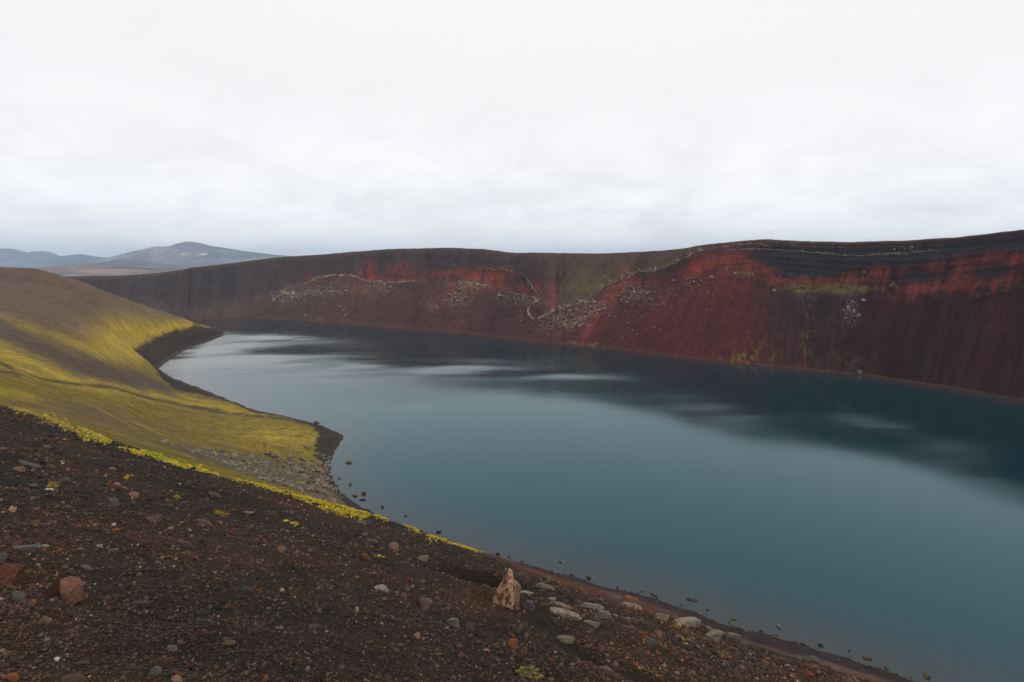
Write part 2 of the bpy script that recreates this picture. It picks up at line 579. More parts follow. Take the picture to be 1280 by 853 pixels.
def ground_colour():
    x, y, z, d, r = GX, GY, GZ, GD, GR
    phi = np.arctan2(x, y)
    rb = brink_r(phi)
    al = (-0.656 * x + 0.754 * y); dn = 0.754 * x + 0.656 * y
    # --- gravel shoulder
    c = np.tile(np.array([0.033, 0.0235, 0.018]), (len(x), 1))
    f1 = fbm(x / 2.2, y / 2.2, 4, 51); f2 = fbm(x / 0.7, y / 0.7, 3, 57)
    c = mixc(c, (0.048, 0.027, 0.018), smooth(0.0, 0.6, f1 + 0.3 * f2))
    c = mixc(c, (0.020, 0.018, 0.018), smooth(0.05, 0.6, -f1 + 0.35 * f2) * 0.85)
    a, b = ga, gb
    rust = np.exp(-(((a - 60) / 120) ** 2 + ((b - 850) / 60) ** 2)) + 0.9 * np.exp(-(((a - 480) / 90) ** 2 + ((b - 845) / 35) ** 2)) \
        + 0.9 * np.exp(-(((a - 615) / 26) ** 2 + ((b - 752) / 14) ** 2))
    c = mixc(c, (0.075, 0.034, 0.012), np.clip(rust, 0, 1) * smooth(-0.4, 0.5, f1 + f2) * 0.8)
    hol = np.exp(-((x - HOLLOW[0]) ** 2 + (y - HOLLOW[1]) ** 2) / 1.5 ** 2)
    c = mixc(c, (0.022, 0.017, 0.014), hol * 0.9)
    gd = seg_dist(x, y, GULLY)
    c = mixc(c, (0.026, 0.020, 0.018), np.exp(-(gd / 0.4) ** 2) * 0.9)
    # --- inner slope beyond the brink
    wa = a + 7 * fbm(al / 20, dn / 60, 3, 61); wb = b + 5 * fbm(x / 15, y / 15, 3, 63)
    st = fbm(al / 2.6, dn / 17, 4, 71)            # streaks that run down the slope
    st2 = fbm(al / 9, dn / 45, 4, 75)
    gr = fbm(x / 1.6, y / 1.6, 3, 77)
    st3 = fbm(al / 0.9, dn / 3.6, 3, 79, .7)
    cl = fbm(al / 4.5, dn / 9, 5, 83, .7)
    st = .6 * st + .35 * st3 + .55 * cl
    YEL, OLI, BRO, DRK = (0.345, 0.248, 0.028), (0.145, 0.110, 0.013), (0.108, 0.072, 0.051), (0.058, 0.040, 0.036)
    s = np.tile(np.array(BRO), (len(x), 1))
    s = mixc(s, (0.078, 0.054, 0.042), smooth(-0.3, 0.6, st2) * 0.6)
    # far spur: brown above, yellow fan below
    fan = smooth(-10, 26, wb - curve([(0, 392), (60, 400), (110, 405), (150, 402), (200, 395), (250, 402)], wa))
    s = mixc(s, OLI, np.clip(fan * 1.1 + 0.9 * st - 0.15, 0, 1) * 0.75)
    fan2 = np.exp(-(((wa - 168) / 52) ** 2 + ((wb - 425 + (wa - 168) * -0.05) / 24) ** 2)) + 0.8 * np.exp(-(((wa - 232) / 26) ** 2 + ((wb - 411) / 9) ** 2))
    s = mixc(s, YEL, np.clip(fan2 * 1.45 + 0.7 * st * np.sqrt(fan2), 0, 1) * 0.95)
    up_s = np.exp(-((wb - curve([(0, 398), (60, 420), (110, 436), (170, 452)], wa)) / 7) ** 2) * (wa < 180)
    s = mixc(s, YEL, np.clip(up_s * (0.6 + 0.9 * st), 0, 1) * 0.7)
    # dark ash band
    cen = curve([(0, 413), (50, 432), (100, 456), (150, 473), (190, 483), (230, 494)], wa)
    wid = curve([(0, 15), (100, 15), (160, 12), (230, 4)], wa)
    band = np.exp(-((wb + 3 * cl - cen) / wid) ** 4) * (1 - smooth(200, 250, wa))
    s = mixc(s, (0.066, 0.046, 0.038), np.clip(band * (1.0 + 0.5 * st), 0, 1) * 0.95)
    # near mossy slope
    low = smooth(-4, 8, wb - curve([(0, 432), (60, 458), (120, 482), (170, 494), (215, 497), (300, 506), (430, 540)], wa))
    s = mixc(s, OLI, low * np.clip(0.85 + 0.8 * st, 0, 1))
    yl = np.exp(-((wb - curve([(0, 438), (40, 454), (100, 478), (180, 494), (300, 514), (330, 518)], wa)) / curve([(0, 14), (100, 7), (330, 5)], wa)) ** 2) * (wa < 345)
    s = mixc(s, YEL, np.clip(yl * (0.9 + 1.2 * st), 0, 1) * 0.85)
    spit = np.exp(-(((wa - 350) / 55) ** 2 + ((wb - 545 + (wa - 350) * -0.12) / 15) ** 2))
    s = mixc(s, YEL, np.clip(spit * (0.8 + 1.3 * gr + 0.8 * st), 0, 1) * 0.7)
    brn = np.exp(-(((wa - 120) / 85) ** 2 + ((wb - 520 - (wa - 120) * 0.23) / 16) ** 2))
    s = mixc(s, (0.105, 0.068, 0.040), np.clip(brn * (1 - 0.9 * st), 0, 1) * 0.85)
    track = np.exp(-((wb - curve([(0, 464), (30, 468), (90, 477), (150, 488), (200, 500), (260, 512), (320, 519), (400, 531)], a)) / curve([(0, 1.6), (150, 2.2), (400, 2.6)], a)) ** 2)
    track = np.maximum(track, np.exp(-(seg_dist(wa, b, [(-5, 450), (12, 458), (28, 469)]) / 2.0) ** 2))
    s = mixc(s, (0.048, 0.033, 0.028), np.clip(track * 1.2, 0, 1) * 0.9 * (wb > 440) * (a < 405))
    # boulder field: olive cushions in brown-grey scree
    bf = smooth(-10, 12, b + 8 * cl - curve([(120, 550), (200, 552), (300, 566), (400, 582), (450, 596)], a)) * smooth(110, 170, a) * (r > 40)
    s = mixc(s, (0.085, 0.064, 0.046), bf * smooth(-0.6, 0.3, gr + 0.5 * st3 + .2) * 0.92)
    s = mixc(s, (0.19, 0.14, 0.02), bf * smooth(0.05, 0.55, fbm(x / 4, y / 4, 4, 81) + .3 * gr) * 0.6)
    # brown soil showing between the moss cushions
    bare = smooth(.02, .42, cl + .45 * st3 + .25 * gr) * (a < 470)
    s = mixc(s, (0.088, 0.060, 0.040), bare * .5)
    s = mixc(s, (0.30, 0.215, 0.022), smooth(.25, .6, fbm(al / 1.4, dn / 3.5, 3, 87) - .3 * cl) * low * .45)
    # eroded bank and beach
    tipd = np.exp(-(((a - 412) / 38) ** 2 + ((b - 548) / 25) ** 2))
    bw = 1.6 + 11.0 * smooth(262, 330, r) * (x < -100) + 7.5 * tipd + 3.0 * np.exp(-((a - 325) / 22) ** 2) + 3.5 * smooth(405, 440, a)
    bank = 1 - smooth(bw * 0.86, bw * 1.06, d + 1.2 * gr + 1.2 * cl)
    s = mixc(s, (0.029, 0.022, 0.023), bank * 0.96)
    rim_ = np.exp(-((d - 1.6) / 0.7) ** 2)
    s = mixc(s, (0.085, 0.068, 0.062), rim_ * 0.5 * (r > 230))
    # scree slope under the camera, down to the lake
    lowr = smooth(452, 520, a) * (y > 0)
    t = np.tile(np.array([0.082, 0.036, 0.026]), (len(x), 1))
    t = mixc(t, (0.115, 0.034, 0.022), smooth(0.15, 0.6, fbm(x / 7, y / 7, 4, 91)) * 0.7)
    t = mixc(t, (0.085, 0.058, 0.040), smooth(0.0, 0.6, fbm(al / 3, dn / 9, 3, 93)) * 0.6)
    t = mixc(t, (0.10, 0.072, 0.05), np.exp(-((d - 6.3) / 0.8) ** 2) * 0.6)
    t = mixc(t, (0.030, 0.021, 0.022), 1 - smooth(4.2, 6.0, d + 0.8 * gr))
    s = s + (t - s) * lowr[:, None]
    s = s * (1 + 0.2 * gr + .22 * st3 * (a < 480))[:, None]
    c = c * .80
    m = smooth(rb - 0.8, rb + 0.8, r + 0.8 * f1)
    c = c + (s - c) * m[:, None]
    c = mixc(c, (0.05, 0.04, 0.03), (d < -0.3).astype(float))
    return c


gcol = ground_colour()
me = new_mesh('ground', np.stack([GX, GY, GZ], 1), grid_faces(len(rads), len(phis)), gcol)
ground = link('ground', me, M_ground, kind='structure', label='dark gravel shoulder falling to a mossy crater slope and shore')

# ------------------------------------------------------------------ far crater wall: lofted along the far shore
VRIM = [(-200, 346), (-60, 346), (60, 345.5), (85, 346.7), (100, 346), (130, 345.5), (160, 345), (200, 341.5), (222, 338.5), (235, 335.5), (270, 332),
        (320, 325.5), (350, 322), (400, 319), (440, 315.5), (480, 312.3), (560, 310.8), (600, 312.5), (640, 317.3), (665, 317), (700, 317.5),
        (740, 318), (780, 316.5), (820, 314.5), (850, 311.5), (880, 306), (920, 302), (948, 299.8), (990, 301.5), (1060, 303), (1090, 302),
        (1120, 301.5), (1160, 299), (1200, 296), (1240, 291), (1280, 286), (1340, 280), (1500, 270), (2200, 250)]
left_ext = [(-560., 560.), (-540., 620.), (-490., 655.), (-420., 660.)]
shore = np.vstack([np.array(left_ext), far_w, np.array(END)[:7]])
shore = chaikin(shore, 3)
seg = np.r_[0, np.cumsum(np.linalg.norm(np.diff(shore, axis=0), axis=1))]
# sample stations evenly in the angle they cover
dense = np.linspace(0, seg[-1], 6000)
dx_, dy_ = np.interp(dense, seg, shore[:, 0]), np.interp(dense, seg, shore[:, 1])
ang = np.r_[0, np.cumsum(np.abs(np.diff(np.unwrap(np.arctan2(dx_, dy_)))) + 1e-5)]
wgt = np.r_[0, np.cumsum(np.diff(dense) / np.maximum(np.hypot(dx_, dy_)[1:], 120) * np.where(dy_[1:] > 200, 1.0, 0.25))]
NCOL = 1150
tq = np.interp(np.linspace(0, wgt[-1], NCOL), wgt, dense)
sx, sy = np.interp(tq, dense, dx_), np.interp(tq, dense, dy_)
tx = np.gradient(np.convolve(np.pad(sx, 40, mode='edge'), np.ones(81) / 81, 'valid'))
ty = np.gradient(np.convolve(np.pad(sy, 40, mode='edge'), np.ones(81) / 81, 'valid'))
ln = np.hypot(tx, ty) + 1e-9
nx, ny = -ty / ln, tx / ln              # outward, away from the lake
for _ in range(3):
    nx = np.convolve(np.pad(nx, 20, mode='edge'), np.ones(41) / 41, 'valid')
    ny = np.convolve(np.pad(ny, 20, mode='edge'), np.ones(41) / 41, 'valid')
ln = np.hypot(nx, ny); nx /= ln; ny /= ln
su, _sv = project(np.stack([sx, sy, np.zeros(NCOL)], 1))
su = np.where(sy < 60, 2000, su)
run = np.interp(su, [60, 240, 400, 640, 900, 1300], [75, 82, 98, 100, 100, 98])
rx, ry = sx + nx * run, sy + ny * run
rz = np.full(NCOL, 75.0)
for _ in range(8):
    ru, _rv = project(np.stack([rx, ry, rz], 1))
    ru = np.where(ry < 60, 2000, ru)
    tv = curve(VRIM, ru)
    ang_t = np.arctan((tv - CY) / FPX) + PITCH
    # elevation of the rim so that it stands at the surveyed row
    Dn = (tv - CY) / FPX
    rz = CAM_Z + (-SP - Dn * CP) / (CP - Dn * SP) * ry
rz = np.where(ry < 150, np.interp(np.arange(NCOL), np.flatnonzero(ry >= 150), rz[ry >= 150]), rz)
late = np.flatnonzero(ry < 150); late = late[late > NCOL // 2]
if len(late):
    rz[late] = np.linspace(rz[late[0] - 1], 66, len(late))
rz = np.convolve(np.pad(rz, 4, mode='edge'), np.ones(9) / 9, 'valid')

NIN, NOUT = 175, 22
hh = np.r_[np.linspace(0, 1, NIN), 1 + np.geomspace(0.01, 1.7, NOUT)]
cliff = smooth(840, 960, su)
H2, J2 = np.meshgrid(hh, np.arange(NCOL), indexing='ij')


def prof(h):
    """Horizontal fraction -> height fraction, for the open slope and for the cliffed stretch."""
    soft = np.interp(h, [-.2, 0, 0.05, 0.45, 0.75, 0.9, 1.0, 1.06, 1.2, 3], [-.16, 0, 0.035, 0.43, 0.76, 0.92, 1.0, 1.015, 0.97, 0.1])
    hard = np.interp(h, [-.2, 0, 0.05, 0.45, 0.74, 0.82, 0.86, 0.93, 0.96, 1.0, 1.06, 1.2, 3], [-.15, 0, 0.03, 0.36, 0.62, 0.74, 0.83, 0.90, 0.965, 1.0, 1.01, 0.97, 0.1])
    return soft, hard


so, ha = prof(H2)
zf = so + (ha - so) * cliff[None, :]
# round the profile a little
for _ in range(2):
    zf[1:-1] = 0.25 * zf[:-2] + 0.5 * zf[1:-1] + 0.25 * zf[2:]
hor = H2 * run[None, :]
WX = sx[None] + nx[None] * hor; WY = sy[None] + ny[None] * hor
WZ = zf * rz[None, :]
arc = np.broadcast_to(tq[None, :], WX.shape)
# runnels and knobs
amp = smooth(0.03, 0.25, H2) * (1 - 0.8 * smooth(0.80, 1.0, H2))
wa_pre, _wb = project(np.stack([WX, WY, WZ], -1))
rid = np.abs(fbm(arc / 26, H2 * 1.3, 4, 101))
disp = amp * (np.interp(wa_pre, [420, 700, 900], [.5, .9, 2.2]) * rid + 1.5 * fbm(arc / 60, H2 * 2, 3, 105) + 0.9 * fbm(arc / 7, H2 * 2.5, 4, 107, 0.6))
wa0, wb0 = project(np.stack([WX, WY, WZ], -1))


def above(pts, soft=3.0, a0=-1e9, a1=1e9):
    """1 above a surveyed line, 0 below it."""
    return smooth(-soft, soft, curve(pts, wa0) - wb0) * smooth(a0 - 8, a0, wa0) * (1 - smooth(a1, a1 + 8, wa0))


RIDGE = [(664, 400), (676, 398), (700, 386), (722, 380), (740, 376), (752, 363), (780, 352), (802, 340), (830, 333), (845, 330), (862, 321), (885, 312)]
disp = disp + 5.0 * above(RIDGE, 4, 690, 885)                                   # bowl behind the diagonal rib
disp = disp + 3.5 * smooth(682, 700, wa0) * (1 - smooth(735, 775, wa0)) * above([(690, 392), (780, 352)], 6) * 0.8
for k_, (off, dep) in enumerate(((5.5, 1.4), (11, 2.2), (17, 1.6), (24, 2.0), (31, 1.6), (38, 1.4))):
    ln_ = [(880, 306 + off), (948, 300 + off * 1.05), (1000, 302 + off * 1.1), (1060, 303.5 + off * 1.25), (1120, 302 + off * 1.3), (1200, 296 + off * 1.3), (1290, 285 + off * 1.35), (1400, 276 + off * 1.4)]
    wob = 1.2 * fbm(wa0 / 14, wa0 * 0 + k_, 3, 120 + k_)
    disp = disp + dep * smooth(-1.2, 1.2, curve(ln_, wa0) + wob - wb0) * smooth(872, 900, wa0)
disp = disp + 2.5 * above([(455, 350), (490, 354), (520, 351), (640, 352)], 3, 452, 530) + 2.5 * above([(562, 357), (612, 358), (650, 345)], 3, 560, 615)
disp = disp + 4.0 * np.exp(-(((wa0 - 667) / 7) ** 2 + ((wb0 - 392) / 7) ** 2)) + 3.0 * np.exp(-(((wa0 - 233) / 4) ** 2)) * smooth(0.1, .4, H2)
disp = disp + 2.6 * np.exp(-(((wa0 - 694) / 4) ** 2)) * (wb0 < 375)
disp = disp * np.where(H2 > 1, np.exp(-(H2 - 1) * 3), 1)
WX = WX + nx[None] * disp; WY = WY + ny[None] * disp
WZ = WZ + 0.35 * fbm(arc / 5, H2 * 6, 3, 111) * smooth(0.02, .1, H2)
A_, B_ = project(np.stack([WX, WY, WZ], -1))
A_ = np.where(WY < 60, 1900, A_)


def blob(ca, cb, ra, rb_, rot=0.0, wob=0.35):
    da, db = A_ - ca, B_ - cb
    c_, s_ = math.cos(math.radians(rot)), math.sin(math.radians(rot))
    p, q = (da * c_ + db * s_) / ra, (-da * s_ + db * c_) / rb_
    return np.exp(-(p * p + q * q) * np.clip(1 + wob * 2 * NZ, .35, 3))


NZ = fbm(A_ / 9, B_ / 6, 4, 131)
SHR = A_ + (B_ - 360) * np.interp(A_, [480, 640, 760, 900, 985, 1050, 1280], [.15, .25, .75, .35, .05, .25, .35])
STK = fbm(SHR / 4.2, B_ / 40 + A_ * 0.012, 4, 133, 0.6)
STK2 = fbm(SHR / 16, B_ / 80, 4, 137)
FIN = fbm(A_ / 2.0, B_ / 2.0, 3, 139)
FIN2 = fbm(A_ / 1.7, B_ / 5.5 - A_ * .02, 3, 141, .7)
wc = np.zeros(A_.shape + (3,))
# downslope body colour along the wall
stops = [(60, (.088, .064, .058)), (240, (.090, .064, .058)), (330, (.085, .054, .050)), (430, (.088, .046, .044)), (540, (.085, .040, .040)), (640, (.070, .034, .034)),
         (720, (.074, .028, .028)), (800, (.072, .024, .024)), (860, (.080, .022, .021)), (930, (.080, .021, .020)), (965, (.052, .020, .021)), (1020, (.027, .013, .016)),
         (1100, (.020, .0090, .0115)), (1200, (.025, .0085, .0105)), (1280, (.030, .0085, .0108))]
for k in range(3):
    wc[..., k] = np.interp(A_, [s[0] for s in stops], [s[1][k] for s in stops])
# reddening with streaks
wc = mixc(wc, (.088, .025, .024), smooth(0.0, 0.7, STK2 + 0.5 * STK) * smooth(380, 700, A_) * (1 - .6 * smooth(980, 1080, A_)) * .55)
wc = mixc(wc, (.046, .024, .026), smooth(0.05, 0.6, -STK2 + 0.5 * STK) * smooth(380, 700, A_) * .6)
# grey ash cap above
capl = curve([(60, 352), (150, 372), (240, 385), (320, 372), (370, 356), (400, 348), (440, 345), (480, 340), (560, 341), (600, 336), (650, 342), (690, 345), (720, 340), (850, 320), (885, 308)], A_)
cap = smooth(-6, 8, capl - B_ + 6 * NZ) * (1 - smooth(700, 880, A_) * .3)
wc = mixc(wc, (.058, .044, .046), cap * .85 * (A_ < 900))
wc = mixc(wc, (.040, .034, .038), cap * smooth(-.1, .5, STK2 + .4 * NZ) * .7 * (A_ < 720))
wc = mixc(wc, (.085, .058, .046), smooth(640, 730, A_) * (1 - smooth(860, 890, A_)) * smooth(-2, 6, curve(RIDGE, A_) - B_) * .8)
wc = mixc(wc, (.10, .05, .04), blob(815, 322, 10, 14, 20) * .5 + 0 * A_)
wc = mixc(wc, (.04, .033, .033), blob(802, 325, 8, 14, 20) * .6)
# olive bowl
wc = mixc(wc, (.100, .075, .044), np.clip(blob(722, 356, 26, 24, -25) * (.9 + .8 * NZ) + blob(748, 352, 26, 8, -30) * .8, 0, 1) * .85 * smooth(-3, 3, curve([(640, 420)] + RIDGE, A_) - B_ + 2))
wc = mixc(wc, (.135, .10, .035), blob(738, 362, 16, 5, -10) * .45)
RED, DRED, PALE, TAN = (.200, .041, .029), (.19, .036, .028), (.36, .29, .22), (.20, .15, .105)
for (ca, cb, ra, rb_, rot, m_) in [(460, 338, 7, 10, 25, 1.0), (466, 346, 8, 6, 0, .9), (500, 336, 22, 6, -12, .7), (503, 330, 6, 8, 30, .6), (495, 349, 30, 2.6, 0, 1.0), (560, 341, 34, 3.4, -3, .85),
                                   (590, 346, 14, 5, -15, .9), (612, 344, 26, 8, 0, 1.0), (607, 354, 20, 9, 0, .8), (565, 366, 16, 8, -45, .7), (655, 362, 12, 7, 30, .7), (672, 360, 6, 9, -20, .7),
                                   (692, 362, 4.5, 11, -5, .95), (688, 376, 6, 6, 0, .6), (386, 347, 5, 4, 0, .8), (432, 347, 8, 4, 0, .6), (450, 362, 6, 16, 25, .55),
                                   (770, 366, 8, 22, 38, 1.0), (750, 392, 7, 26, 35, .7), (793, 349, 9, 8, 20, .7), (735, 415, 12, 22, 35, .5),
                                   (868, 337, 10, 12, 10, 1.0), (890, 328, 14, 8, -10, .7), (920, 322, 22, 10, 0, .75), (905, 350, 40, 30, 0, .25), (865, 400, 50, 35, 0, .15),
                                   (955, 338, 26, 5, 8, .9), (985, 350, 26, 5, 6, 1.0), (1020, 352, 30, 4, 4, .9), (1060, 350, 18, 8, 0, .8), (1100, 340, 12, 13, 15, .85), (1128, 335, 9, 12, 15, .6),
                                   (1160, 358, 34, 9, -4, .9), (1205, 352, 30, 8, -10, .9), (1250, 350, 26, 8, -10, .9), (1268, 326, 12, 7, -15, 1.0), (1170, 332, 14, 14, 30, .6), (1230, 325, 24, 8, -20, .6), (1200, 338, 8, 18, 30, .6)]:
    m = blob(ca, cb, ra, rb_, rot, .8) * m_ * .92 * np.clip(.8 + 1.1 * STK + .5 * NZ + .3 * FIN, .0, 1.25)
    wc = mixc(wc, RED, np.clip(m, 0, 1))
# black ash strata of the right-hand cliff
top = curve(VRIM, A_)
lo = curve([(880, 322), (905, 320), (925, 317), (945, 330), (965, 338), (985, 346), (1010, 346), (1060, 342), (1090, 334), (1130, 333), (1160, 330), (1180, 322), (1220, 315), (1260, 312), (1290, 312)], A_)
blk = smooth(862, 900, A_) * smooth(4, 8, B_ - top + NZ) * smooth(-5, 5, lo - B_ + 8 * NZ + 5 * STK)
blk = blk * (1 - .85 * blob(915, 318, 26, 12, 0, .4))
wc = mixc(wc, (.024, .021, .026), np.clip(blk * 1.05, 0, 1) * .94)
for (ca, cb, ra, rb_, rot, m_) in [(1160, 345, 24, 8, -5, .9), (1240, 341, 26, 9, -8, 1.0), (1140, 345, 14, 8, 0, .8), (850, 330, 14, 5, -25, .8), (826, 340, 10, 3, -20, .8), (803, 343, 4, 4, 0, .9),
                                   (985, 385, 10, 30, 10, .4), (1015, 400, 20, 40, 0, .35), (697, 350, 2.4, 18, 0, .9), (660, 345, 20, 12, 0, .5), (457, 342, 1.6, 9, 0, .8), (236, 385, 4, 26, 2, .4)]:
    wc = mixc(wc, (.022, .020, .025), np.clip(blob(ca, cb, ra, rb_, rot, .5) * m_ * (1 + .5 * STK), 0, 1))
strat = np.sin((B_ - top) * 1.9 + 2.2 * fbm(A_ / 40, B_ / 30, 2, 151)) * smooth(870, 900, A_) * (1 - smooth(34, 48, B_ - top))
wc = wc * (1 + .22 * strat)[..., None]
# ochre lip and yellow lichen
for (ca, cb, ra, rb_, m_) in [(1000, 362, 16, 6, .9), (1030, 361, 22, 5, .7), (1054, 362, 14, 7, .9), (1078, 361, 14, 3, .6), (930, 342, 16, 4, .5)]:
    wc = mixc(wc, (.135, .095, .040), np.clip(blob(ca, cb, ra, rb_, 0, .5) * m_ * (1 + .7 * STK), 0, 1))
ly = smooth(.05, .5, fbm(A_ / 2.6, B_ / 7, 3, 155) + .1) * smooth(880, 905, A_) * (1 - smooth(1080, 1110, A_)) * (blob(930, 448, 28, 7) + .55 * blob(1008, 410, 8, 50, 0) + .35 * blob(1060, 455, 40, 12) + .3 * blob(940, 430, 40, 25))
wc = mixc(wc, (.17, .125, .025), np.clip(ly, 0, 1) * .8)
ls = smooth(.0, .4, fbm(A_ / 4, B_ / 3, 3, 157)) * np.exp(-((curve(FAR_PX, A_) - B_ - 2) / 2.4) ** 2) * (smooth(690, 705, A_) * (1 - smooth(745, 760, A_)) + .4 * smooth(390, 400, A_) * (1 - smooth(405, 420, A_)))
wc = mixc(wc, (.26, .18, .07), np.clip(ls, 0, 1) * .8)
# pale speckle below the outcrops
for (ca, cb, ra, rb_, rot, m_) in [(360, 368, 26, 10, -12, .8), (420, 362, 40, 10, 0, .55), (475, 362, 26, 9, 0, .45), (585, 358, 22, 8, 0, .7), (572, 375, 12, 14, -35, .7), (640, 372, 28, 8, 20, .4),
                                   (700, 402, 26, 12, -15, .75), (735, 390, 30, 10, -25, .6), (800, 365, 34, 14, 0, .5), (545, 384, 14, 4, 10, .7), (1063, 388, 10, 22, 12, .35), (870, 365, 24, 8, 0, .25)]:
    wc = mixc(wc, TAN, np.clip(blob(ca, cb, ra, rb_, rot, .4) * m_ * smooth(0, .5, FIN + .25), 0, 1) * .8)
# thin soil on the crest, pale wash line at the water
wc = mixc(wc, (.10, .068, .045), np.exp(-((B_ - top - .5) / 2.2) ** 2) * .75)
wc = mixc(wc, (.072, .042, .038), smooth(0.99, 1.01, H2))
wl = curve([(-500, 400)] + FAR_PX + [(1500, 540)], A_) - B_
wc = mixc(wc, (.10, .046, .038), np.exp(-((wl - 1.2) / 1.2) ** 2) * .6)
wc = wc * np.clip(1 + .16 * FIN + .15 * FIN2 + .20 * STK + .12 * STK2, .4, 1.8)[..., None]
wc = mixc(wc, (.020, .016, .018), smooth(.35, .7, FIN2 + .6 * NZ) * .4 * smooth(430, 560, A_))
wc = mixc(wc, (.19, .145, .105), smooth(.60, .80, FIN - .3 * FIN2) * .5 * smooth(.15, .4, H2) * (1 - smooth(.72, .85, H2)) * (1 - .5 * smooth(960, 1000, A_)))
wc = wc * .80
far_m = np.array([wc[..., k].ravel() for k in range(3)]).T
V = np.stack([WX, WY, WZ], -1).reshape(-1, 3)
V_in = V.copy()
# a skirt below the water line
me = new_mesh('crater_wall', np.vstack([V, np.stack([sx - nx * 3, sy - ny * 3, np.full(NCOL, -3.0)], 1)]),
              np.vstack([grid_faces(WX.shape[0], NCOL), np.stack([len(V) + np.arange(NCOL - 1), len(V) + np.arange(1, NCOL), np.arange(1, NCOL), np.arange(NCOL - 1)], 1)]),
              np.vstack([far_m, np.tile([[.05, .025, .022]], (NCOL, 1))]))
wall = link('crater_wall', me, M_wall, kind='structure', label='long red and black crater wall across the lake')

# lookup: survey column/row -> point on the wall
nin = NIN
mask_v = (WY[:nin] > 150).ravel()
kd_idx = np.flatnonzero(mask_v)[::1]
kd = KDTree(len(kd_idx))
Af, Bf = A_[:nin].ravel(), B_[:nin].ravel()
for q, i in enumerate(kd_idx):
    kd.insert((Af[i], Bf[i], 0), int(i))
kd.balance()
Vin = V_in[:nin * NCOL]


def wall_pt(u, v):
    _c, i, _d = kd.find((u, v, 0))
    return Vector(Vin[i]), i % NCOL


# ------------------------------------------------------------------ lake water
wphi = np.radians(np.linspace(-66, 115, 420))
wr = np.r_[np.linspace(20, 260, 200), np.geomspace(262, 760, 150)]
P2, R2 = np.meshgrid(wphi, wr)
LX, LY = (R2 * np.sin(P2)).ravel(), (R2 * np.cos(P2)).ravel()
LD = -shore_d(LX, LY)
LF = seg_dist(LX, LY, [tuple(p) for p in np.vstack([far_w, np.array(END)])])
ins = inside(LX, LY, lake_poly)
ok = (ins | (np.abs(LD) < 22) | (LF < 16)).reshape(R2.shape)
fm = ok[:-1, :-1] & ok[1:, :-1] & ok[:-1, 1:] & ok[1:, 1:]
la, lb = project(np.stack([LX, LY, np.zeros_like(LX)], 1))
wind = np.zeros_like(LX)
WN = fbm(LX / 60 + LY / 70, LY / 26 - LX / 80, 3, 201, .5); WN2 = fbm(LX / 100 + LY / 90, LY / 20 - LX / 160, 3, 203, .45)


def wblob(cu, cv, ru, rv, rot=0.0, m=1.0):
    da, db = la - cu, lb - cv
    c_, s_ = math.cos(math.radians(rot)), math.sin(math.radians(rot))
    p, q = (da * c_ + db * s_) / (ru * 1.35), (-da * s_ + db * c_) / (rv * 1.1)
    return .8 * m * np.exp(-(p * p + q * q) * .9) * smooth(-.9, 1.0, WN + .8 * WN2) * 1.25


for b_ in [(330, 421, 70, 3.5, 2, .9), (300, 446, 90, 7, -4, 1.0), (420, 455, 110, 9, 6, .9), (560, 461, 70, 7, 3, .75), (650, 462, 70, 10, 4, .8), (720, 470, 60, 5, 3, .45),
           (880, 510, 42, 13, 12, .6), (935, 522, 40, 12, 12, .35), (1085, 528, 40, 11, 12, .6), (1160, 548, 60, 12, 14, .4), (1240, 600, 60, 20, 16, .3), (770, 500, 60, 6, 4, .25)]:
    wind = wind + wblob(*b_)
big = smooth(414, 428, lb) * (1 - smooth(462, 540, lb)) * (1 - smooth(400, 560, la + 2.2 * (470 - lb)))
wind = wind + .75 * big * smooth(-1.2, .8, WN + .8 * WN2)
wind = wind * (1 - .95 * np.exp(-(((la - 385) / 62) ** 2 + ((lb - 437) / 8.5) ** 2)) * smooth(-1, .2, WN2 + .5))
wind = np.clip(wind + .06 * (1 + WN2), 0, 1)
F = grid_faces(len(wr), len(wphi), fm)
used = np.unique(F); remap = np.full(len(LX), -1); remap[used] = np.arange(len(used))
me = new_mesh('lake_water', np.stack([LX, LY, np.zeros_like(LX)], 1)[used], remap[F], None, True,
              {'offshore': np.minimum(LD, LF)[used], 'wind': wind[used]})
mW = bpy.data.materials.new('lake_water'); mW.use_nodes = True
t = mW.node_tree; t.nodes.clear()
out = N(t, 'ShaderNodeOutputMaterial')
dif = N(t, 'ShaderNodeBsdfDiffuse'); glo = N(t, 'ShaderNodeBsdfGlossy'); fre = N(t, 'ShaderNodeFresnel', in_IOR=1.43); mxs = N(t, 'ShaderNodeMixShader')
tn = N(t, 'ShaderNodeMapRange'); tn.inputs['From Min'].default_value = 0.08; tn.inputs['From Max'].default_value = 0.42
tm = N(t, 'ShaderNodeMix', data_type='RGBA'); tm.inputs['A'].default_value = (0.54, 0.87, 1.0, 1); tm.inputs['B'].default_value = (0.96, 1.0, 1.0, 1)   # teal tint put into the reflection, near white at grazing angles
L(t, fre, 0, tn, 0); L(t, tn, 0, tm, 'Factor'); L(t, tm, 'Result', glo, 'Color')
L(t, fre, 0, mxs, 0); L(t, dif, 0, mxs, 1); L(t, glo, 0, mxs, 2); L(t, mxs, 0, out, 0)
at1 = N(t, 'ShaderNodeAttribute', attribute_name='offshore')
at2 = N(t, 'ShaderNodeAttribute', attribute_name='wind')
ramp = N(t, 'ShaderNodeValToRGB')
mr = N(t, 'ShaderNodeMapRange'); mr.inputs['From Min'].default_value = 0.0; mr.inputs['From Max'].default_value = 40.0
L(t, at1, 'Fac', mr, 0); L(t, mr, 0, ramp, 0)
e = ramp.color_ramp.elements
e[0].position = 0.0; e[0].color = (0.038, 0.026, 0.022, 1)
e[1].position = 1.0; e[1].color = (0.0006, 0.020, 0.027, 1)
